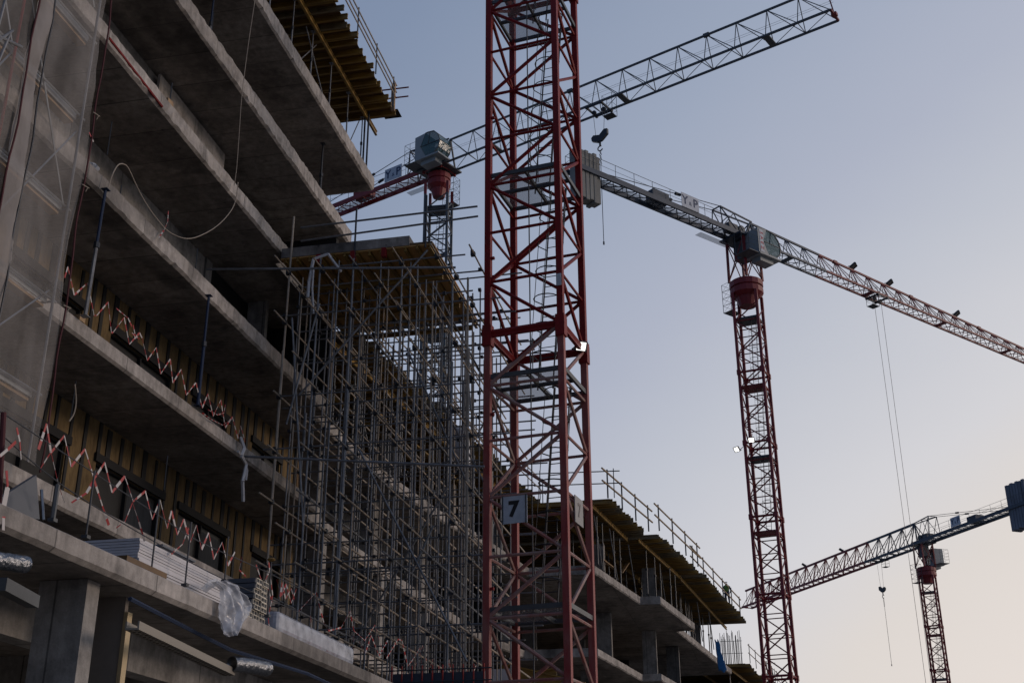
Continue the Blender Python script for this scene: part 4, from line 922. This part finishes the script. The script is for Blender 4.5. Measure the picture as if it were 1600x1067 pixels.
for k, pp in enumerate(([(432, 905), (440, 930), (447, 912), (455, 942), (463, 920)], [(560, 1000), (571, 1020), (580, 992), (592, 1024), (606, 1000)], [(640, 1012), (649, 1040), (660, 1008), (670, 1046), (683, 1014)], [(700, 1035), (712, 1060), (722, 1022), (735, 1064), (747, 1030)])):
    tape([AX(*p, -8.6) for p in pp], ('thin tape zigzag just right of the pile of profiles', 'thin tape zigzag beside the end of the wrapped pack', 'thin tape zigzag half way between pack and red mast', 'thin tape zigzag right beside the foot of the red mast')[k], .03, .1, seed=90+k, twist=.9)
T2 = [(101, 434), (106, 417), (116, 461), (137, 442), (147, 493), (151, 493), (169, 472), (174, 520), (177, 519), (194, 496), (202, 538), (218, 520), (222, 528), (230, 563), (244, 543), (251, 584), (266, 561), (270, 598), (283, 577), (291, 617), (306, 598), (316, 637), (325, 615), (333, 650), (345, 625), (352, 668), (363, 651), (372, 685), (376, 665), (383, 690)]
tape([AX(*p, -12.6) for p in T2], 'zigzag of red and white tape strung along the second floor edge', seed=40)
for k, (pp, lb) in enumerate((([(182, 482), (200, 497), (206, 510)], 'upper crossing strand of tape on the second floor'), ([(208, 508), (212, 528), (206, 520), (218, 530)], 'white crumple in the second floor tape'),
                              ([(316, 645), (330, 655), (348, 664), (362, 655)], 'slack lower loop of tape by the blue prop'), ([(263, 330), (262, 347), (256, 360), (248, 372)], 'bright red tape scrap dangling under the third floor ceiling'),
                              ([(139, 207), (143, 215), (146, 222)], 'small red and white tape knot by the edge of the netting'), ([(352, 632), (350, 645), (340, 648), (325, 640)], 'curl of red tape right of the blue prop'))):
    tape([AX(*p, -12.6) for p in pp], lb, .035, .09, seed=60+k, twist=.9)
rope_ = lambda pts, r, m, nm, lb, cat: tag(MB().path(pts, r, 5).build(nm, m), lb, cat)
def smooth(pts, n=5):
    out = []
    for i in range(len(pts)-1):
        p0, p1, p2, p3 = pts[max(0, i-1)], pts[i], pts[i+1], pts[min(len(pts)-1, i+2)]
        for k in range(n):
            t = k/n; out.append(.5*((2*p1)+(p2-p0)*t+(2*p0-5*p1+4*p2-p3)*t*t+(3*p1-p0-3*p2+p3)*t**3))
    return out+[pts[-1]]
rope_(smooth([AX(*p, -7.9) for p in ((-10, 636), (150, 741), (245, 803), (310, 845), (420, 895), (560, 965))], 4), .008, 'wire', 'guard_wire', 'upper guard wire along the terrace edge', 'wire')
rope_(smooth([AX(*p, -7.9) for p in ((-10, 668), (100, 760), (245, 848), (346, 903), (480, 962), (600, 1020))], 4), .008, 'wire', 'guard_wire', 'lower guard wire along the terrace edge', 'wire')
for px, p0, p1, lb, m_ in ((0, (148, 735), (141, 842), 'first thin dark guard post of the terrace, left of the white sheets', 'wire'), (0, (249, 780), (243, 922), 'second thin guard post, before the white sheets', 'wire'), (0, (299, 815), (285, 912), 'third thin guard post, behind the plank end', 'wire'),
                           (0, (357, 838), (346, 905), 'guard post by the right end of the white sheets', 'wire'), (0, (424, 878), (418, 962), 'guard post with a yellow cap by the pile of profiles', 'wire'), (0, (90, 757), (81, 812), 'short grey steel post with a round foot on the terrace edge', 'grey_steel')):
    a = AX(*p0, -7.8); b = AX(*p1, -7.8); b.y = a.y
    tag(MB().tube(a, b, .012 if m_ == 'wire' else .03, 6).box(b, (.08, .08, .04)).build('guard_post', m_), lb, 'post')
tag(MB().ring(AX(424, 874, -7.8), .05, .02, (0, 0, 1), 10).build('post_cap', 'yellow_timber'), 'small yellow cap on the guard post by the profiles', 'cap')
a = AX(23, 646, -7.75); tag(MB().tube((-7.75, a.y, 5.0), (-7.85, a.y-.05, a.z), .03, 8).build('guard_post', 'maroon_cord'), 'stout dark red post wound with red tape at the far left of the terrace', 'post')
tape([AX(25, 690, -7.72), AX(12, 702, -7.72), AX(0, 712, -7.7), AX(-8, 720, -7.7)], 'tape knotted high on the stout red post, trailing left', seed=80)
tape([AX(26, 668, -7.7), AX(31, 690, -7.7), AX(33, 718, -7.7)], 'thin red tape tail falling from the top of the stout red post', .03, .1, seed=81)
tape([AX(10, 735, -7.68), AX(12, 760, -7.68), AX(6, 790, -7.66), AX(5, 828, -7.64)], 'thick wrap of red tape hanging at the foot of the stout red post', .09, .16, seed=82, twist=.5)

# ------------------------------------------------------------------ things lying on the terrace and the floors
TZ = 5.08
a = AX(219, 845, -8.05); b = AX(361, 905, -8.05)
stk = thing('sheet_stack', (-8.6, (a.y+b.y)/2, TZ), 'stack of white boards lying lengthwise on the terrace edge', 'boards')
zt = (a.z+b.z)/2; n = 14
for i in range(n):
    z = TZ+(zt-TZ)*i/n; h = (zt-TZ)/n-.006; o = random.Random(i).uniform(-.015, .015)
    MB().bx(-9.25+o, -8.05+o, a.y+o, b.y+o, z, z+h).build('board', 'white_sheet', stk)
a2 = AX(197, 864, -7.72); b2 = AX(259, 895, -7.72)
tag(MB().bx(-8.0, -7.7, a2.y, b2.y, 5.082, 5.15).build('plank', 'brown_ply'), 'dark weathered plank on the terrace edge below the white boards', 'plank')
gp_ = [AX(-12, 786, -8.3), AX(57, 742, -8.3), AX(62, 811, -8.3), AX(-12, 800, -8.3)]
tag(MB().add(gp_+[q-V(.05, 0, 0) for q in gp_], [(0, 1, 2, 3), (7, 6, 5, 4), (0, 4, 5, 1), (1, 5, 6, 2), (2, 6, 7, 3), (3, 7, 4, 0)]).build('steel_plate', 'grey_panel'), 'dark grey sheet leaning at the left end of the terrace', 'sheet')
tag(MB().tube(AX(65, 765, -8.4), AX(68, 812, -8.3), .02, 5).build('plate_edge_tube', 'galv'), 'pale thin tube at the right edge of the leaning grey sheet', 'tube')
# plastic film
L_ = [(330, 909), (341, 922), (340, 945), (339, 965), (343, 980), (346, 990), (354, 995)]; R_ = [(352, 906), (366, 914), (382, 930), (390, 944), (384, 962), (375, 977), (368, 990)]
def filmpt(u, v):
    k = v*(len(L_)-1); i = min(len(L_)-2, int(k)); f = k-i
    l_ = [L_[i][q]*(1-f)+L_[i+1][q]*f for q in (0, 1)]; r_ = [R_[i][q]*(1-f)+R_[i+1][q]*f for q in (0, 1)]
    p = AX(l_[0]*(1-u)+r_[0]*u, l_[1]*(1-u)+r_[1]*u, -7.58)
    return p+V(.06*math.sin(u*3.1)+.022*math.sin(u*19+v*4)+.018*math.sin(u*31-v*7)+.02*abs(math.sin(v*6+u*4)), 0, 0)
sheet('plastic_film', filmpt, 50, 50, 'plastic', 'crumpled clear plastic sheet hanging over the terrace edge', 'plastic sheet', .05, 6, seed=4)
sheet('plastic_film', lambda u, v: AX(312+40*u+10*v, 918-14*math.sin(u*2.6)+8*v, -7.75), 10, 6, 'plastic', 'flat tail of clear plastic lying on the white boards', 'plastic sheet', .08, 5, seed=6)
pa = AX(425, 935, -7.75); g0 = None
rp_ = random.Random(4)
for r_ in range(9):
    for c_ in range(4):
        if c_ == 0 and r_ > 0 or (c_ == 1 and r_ > 1): continue
        if c_ == 0: y = 17.62
        elif c_ == 1: y = 17.85
        else: y = 18.15+(c_-2)*.27
        zb = TZ+.03+r_*.082; nm = 'hollow_profile'
        if g0 is None:
            mb = MB(); 
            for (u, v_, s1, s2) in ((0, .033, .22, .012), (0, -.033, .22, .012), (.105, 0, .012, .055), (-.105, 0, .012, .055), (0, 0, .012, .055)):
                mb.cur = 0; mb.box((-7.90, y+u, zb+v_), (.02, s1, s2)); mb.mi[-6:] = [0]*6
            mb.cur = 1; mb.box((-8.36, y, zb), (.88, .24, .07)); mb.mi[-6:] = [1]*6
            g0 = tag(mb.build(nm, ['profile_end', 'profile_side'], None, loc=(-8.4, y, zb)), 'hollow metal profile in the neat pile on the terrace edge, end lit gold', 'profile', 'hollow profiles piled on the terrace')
        else:
            o = g0.copy(); sc.collection.objects.link(o); o.location = (-8.4+rp_.uniform(-.03, .03), y+rp_.uniform(-.01, .01), zb)
tag(MB().bx(-9.6, -8.7, 16.4, 17.4, TZ+.002, 5.95).bx(-9.65, -8.65, 16.35, 17.45, 5.951, 5.98).build('panel_pack', 'grey_panel'), 'dark grey pack of panels behind the pile of profiles', 'panels')
pk = thing('wrapped_pallet', (-8.4, 20.8, TZ), 'long low pack wrapped in clear film with faded red print on the terrace', 'pack')
o = MB().bx(-9.0, -7.85, 19.0, 22.9, TZ+.02, TZ+.40).build('film_wrap', 'plastic', pk); bv = o.modifiers.new('b', 'BEVEL'); bv.width = .1; bv.segments = 3
MB().bx(-8.9, -7.93, 19.1, 22.8, TZ+.01, TZ+.38).build('insulation_board', 'white_sheet', pk)
for k, y in enumerate((19.8, 20.9, 21.9)): MB().bx(-7.925, -7.92, y-.4, y+.35, TZ+.12, TZ+.14).bx(-7.925, -7.92, y-.3, y+.2, TZ+.22, TZ+.232).build('printed_band', 'tape_red', pk)
tag(MB().bx(-13.0, -12.72, 19.7, 19.9, ZB+.362, ZB+.48).build('timber_offcut', 'pale_timber'), 'pale timber block at the foot of the left prop', 'timber')
LBT = 'pale timber board lying along the third floor edge'
tag(MB().bar(AX(240, 370, -12.85), AX(306, 432, -12.85), .14, .05).build('timber_board', 'pale_timber'), LBT, 'board')
tag(MB().tube(AX(172, 52, -12.76), AX(258, 162, -12.76), .05, 7).build('red_rail', 'tape_red'), 'upper faded red rail lying on the fourth slab edge', 'rail')
tag(MB().tube(AX(170, 60, -12.70), AX(253, 167, -12.70), .035, 7).build('red_rail', 'red_paint'), 'lower darker red rail lying on the fourth slab edge', 'rail')
tag(MB().bar(AX(258, 158, -12.9), AX(266, 166, -12.9), .16, .16).tube(AX(266, 160, -12.9), AX(267, 178, -12.85), .02, 5).build('timber_block', 'pale_timber'), 'small wooden block at the end of the red rails', 'block')
prop((-12.55, 19.6, ZB+.362), ZC-.004, 'grey steel prop standing left on the second floor edge', 'props on the open floors', .04, lean=.05)
prop((-12.6, 24.75, ZB+.362), ZC-.004, 'blue steel prop standing right on the second floor edge', 'props on the open floors', .04, 'blue_pipe', 'blue_pipe')
prop((-13.6, 25.2, ZE+.56), ZF-.004, 'lone prop between the fifth and sixth slabs', 'props on the open floors', .035)
prop((-13.4, 33.4, ZE+.56), ZF-.004, 'dark prop near the outer end of the fifth slab', 'props on the open floors', .045, 'dark_steel', 'dark_steel')
# thin rods left standing or hanging in the open floors
for k, (p0, p1, x, lb) in enumerate((((175, 190), (170, 245), -13.4, 'rod left of the third floor beam'), ((190, 290), (187, 316), -13.0, 'short rod in the dark third floor opening'), ((352, 470), (349, 540), -14.3, 'rod hanging in the darkest bay of the third floor'),
                                   ((309, 388), (305, 437), -13.1, 'rod at the end of the third floor beam'), ((119, 595), (110, 655), -13.5, 'rod under the first floor ceiling'), ((262, 712), (256, 765), -13.3, 'rod under the first floor ceiling, right of the windows'), ((269, 130), (266, 172), -12.9, 'rod above the red rails'), ((334, 20), (333, 75), -13.5, 'rod between the topmost slabs'))):
    a = AX(*p0, x); tag(MB().tube(a, V(a.x, a.y, AX(*p1, x).z), .014, 5).build('steel_rod', 'dark_steel'), 'thin dark '+lb, 'rod')
rope_(smooth([AX(*p, x) for p, x in (((400, -10), -12.4), ((388, 70), -12.4), ((378, 150), -12.4), ((392, 100), -12.4))][:3]+[AX(374, 205, -12.4), AX(370, 260, -12.4), AX(366, 290, -12.45)], 5), .010, 'rope', 'rope', 'thin pale rope hanging down across the upper slab edges', 'rope')
rope_(smooth([AX(*p, x) for p, x in (((372, 285), -12.5), ((366, 320), -12.5), ((345, 348), -12.6), ((318, 366), -12.7), ((292, 373), -12.8), ((265, 363), -13), ((245, 342), -13), ((228, 318), -13), ((213, 290), -12.9), ((203, 268), -12.8), ((196, 258), -12.7), ((186, 257), -12.6), ((178, 268), -12.5), ((172, 284), -12.5), ((168, 297), -12.5))], 5), .013, 'rope', 'hose', 'pale hose looping across the dark third floor bay', 'hose')
rope_(smooth([AX(*p, -13.2) for p in ((117, 600), (119, 625), (116, 645), (108, 658))], 4), .014, 'rope', 'cable', 'short pale cable hanging under the first floor ceiling', 'cable')
for k, (x, y, w_) in enumerate(((-12.9, 19.9, 'red'), )): pass
# debris on the third floor
tag(MB().ring(AX(142, 262, -12.9), .12, .06, (0, 0, 1), 10).build('plastic_bag', 'sign_white'), 'pale blue bag lump at the edge of the netting on the third floor', 'bag')

# ------------------------------------------------------------------ services under the terrace
def duct(pts, r, lb):
    mb = MB(); ps = smooth([V(*p) for p in pts], 12); N = 14; rings = []
    for i, p in enumerate(ps):
        d = (ps[min(i+1, len(ps)-1)]-ps[max(0, i-1)]).normalized(); x = d.cross(V(0, 0, 1)).normalized(); y = x.cross(d)
        rr_ = r*(1+.06*(i % 2)+.05*noise.noise(p*4)); rings.append([p+(x*math.cos(2*math.pi*k/N)+y*math.sin(2*math.pi*k/N))*rr_ for k in range(N)])
    vs = [v for r_ in rings for v in r_]
    mb.add(vs, [(i*N+k, i*N+(k+1) % N, (i+1)*N+(k+1) % N, (i+1)*N+k) for i in range(len(rings)-1) for k in range(N)]+[tuple(range(N)), tuple(range((len(rings)-1)*N+N-1, (len(rings)-1)*N-1, -1))])
    return tag(mb.build('foil_duct', 'foil', smooth=True), lb, 'duct')
p = AZ(44, 891, 4.45); duct([(p.x-.25, p.y-2.2, 4.42), (p.x-.2, p.y-.8, 4.45), (p.x, p.y-.05, 4.5)], .09, 'silver foil duct end poking out left under the terrace')
p = AZ(418, 1046, 4.35); duct([(p.x-.25, p.y-.75, 4.34), (p.x-.12, p.y-.4, 4.36), (p.x, p.y, 4.36)], .11, 'silver foil duct end hanging right under the terrace')
a = AZ(206, 982, 4.2); b = AZ(358, 1054, 4.2)
ct = thing('cable_tray', tuple(a), 'perforated pale metal tray under the terrace catching warm light', 'cable tray')
MB().bar(a, b, .16, .02).bar(a+V(.08, 0, .04), b+V(.08, 0, .04), .02, .10).bar(a-V(.08, 0, -.04), b-V(.08, 0, -.04), .02, .10).build('tray', 'tray_metal', ct)
mb = MB(); 
for i in range(34):
    for j in (-1, 1): q = a.lerp(b, (i+.5)/34); mb.box(q+V(j*.035, 0, -.012), (.035, .03, .004))
mb.build('perforation', 'dark_void', ct)
rope_([AZ(203, 935, 4.65), AZ(300, 985, 4.65), AZ(360, 1015, 4.6), AZ(480, 1052, 4.6), AZ(530, 1075, 4.6)], .03, 'blue_pipe', 'blue_pipe', 'thin blue pipe fixed under the terrace slab', 'pipe')
tag(MB().bar(AZ(0, 912, 4.2), AZ(52, 940, 4.2), .13, .13).build('steel_beam', 'grey_steel'), 'pale beam running under the terrace behind the foil duct', 'beam')
# ------------------------------------------------------------------ small things around the wing
a = AY(700, 668, 44); 
sheet('tarpaulin', lambda u, v: AY(697+34*u+4*v+5*math.sin(u*3), 662+14*(1-abs(u-.4))*0+58*v+12*u, 44+math.sin(u*3.1)*-.5), 14, 14, 'white_cloth', 'grey white tarpaulin wrapped over the wing deck edge behind the scaffold', 'tarpaulin', .15, 2.5, .02, seed=9, nd=V(0, 1, 0))
p = AZ(1122, 1012, ZC+.4); sheet('tarpaulin', lambda u, v: V(p.x-.1+.3*v+(u-.5)*(.2+.35*v), p.y, ZC+.9-2.0*v+.1*math.sin(u*8)), 8, 12, 'blue_cloth', 'bright blue sheet hanging over the wing slab edge', 'sheet', .12, 3, .02, seed=12)
a = AY(768, 1045, 36); b = AY(797, 1075, 36)
tag(MB().bx(a.x, b.x, 36, 37, 4, a.z).build('foam_block', 'white_sheet'), 'white block at the foot of the red mast on the left', 'block')
yg = thing('yellow_girder_frame', (-4.6, 40, 5), 'yellow steel girders low behind the mast foot', 'girder')
ibeam(MB(), AY(780, 1043, 38), AY(915, 1075, 38), .35, .2).build('girder', 'yellow_timber', yg); ibeam(MB(), AY(800, 1062, 39), AY(870, 1052, 39), .35, .2).build('girder', 'yellow_timber', yg)
fn = thing('mesh_fence', (-9.5, 27.0, TZ), 'blue grey panel fence with red uprights at the lower end of the terrace', 'fence')
a = AY(612, 1048, 26.2); b = AY(756, 1041, 26.2)
MB().bx(a.x, b.x, 26.3, 26.34, a.z-1.4, a.z-.05).build('fence_panel', 'blue_steel', fn)
for i in range(10): MB().tube((a.x+(b.x-a.x)*i/9, 26.2, a.z-1.4), (a.x+(b.x-a.x)*i/9, 26.2, a.z+.1), .018, 5).build('post', 'red_paint', fn)
for h in (0, .25, .5): MB().tube((a.x-.2, 26.18, a.z-h), (b.x+.2, 26.18, a.z-h), .015, 5).build('rail', 'dark_steel', fn)
# worker behind the corner of the outermost deck
pw = V(*AZ(1143, 944, ZD)); pw.x -= .25
per = thing('person', (pw.x, pw.y, ZD-.2), 'worker in green vest and pale helmet at the outer end of the wing deck', 'person')
def skin(name, verts, edges, radii, m, parent, sub=2):
    me = bpy.data.meshes.new(name); me.from_pydata([tuple(V(*v)) for v in verts], edges, []); o = bpy.data.objects.new(name, me); sc.collection.objects.link(o)
    mo = o.modifiers.new('skin', 'SKIN'); o.modifiers.new('sub', 'SUBSURF').levels = sub; o.modifiers['sub'].render_levels = sub; mo.use_smooth_shade = True
    for i, r_ in enumerate(radii): me.skin_vertices[0].data[i].radius = (r_, r_) if not isinstance(r_, tuple) else r_
    me.skin_vertices[0].data[0].use_root = True; me.materials.append(M[m]); o.parent = parent; return o
bv_ = [(0, 0, .95), (0, 0, 1.2), (0, 0, 1.42), (0, .02, 1.53), (0, .03, 1.66), (.1, 0, .9), (.12, .05, .5), (.12, 0, .08), (.13, .14, .04), (-.1, 0, .9), (-.12, .02, .5), (-.13, -.05, .08), (-.14, .1, .04),
       (.2, 0, 1.4), (.27, .08, 1.14), (.2, .3, 1.05), (-.2, 0, 1.4), (-.28, .06, 1.13), (-.2, .28, 1.02), (.19, .37, 1.04), (-.19, .35, 1.0)]
be_ = [(0, 1), (1, 2), (2, 3), (3, 4), (0, 5), (5, 6), (6, 7), (7, 8), (0, 9), (9, 10), (10, 11), (11, 12), (2, 13), (13, 14), (14, 15), (2, 16), (16, 17), (17, 18), (15, 19), (18, 20)]
br__ = [.15, .14, .15, .06, .1, .1, .065, .045, .04, .1, .065, .045, .04, .06, .045, .035, .06, .045, .035, .03, .03]
skin('body', bv_, be_, br__, 'jeans', per)
skin('vest', [(0, 0, 1.0), (0, 0, 1.2), (0, 0, 1.42), (.17, 0, 1.42), (-.17, 0, 1.42)], [(0, 1), (1, 2), (2, 3), (2, 4)], [.18, .17, .17, .09, .09], 'hivis', per)
skin('helmet', [(0, .03, 1.68), (0, .03, 1.76)], [(0, 1)], [.125, .08], 'helmet', per)
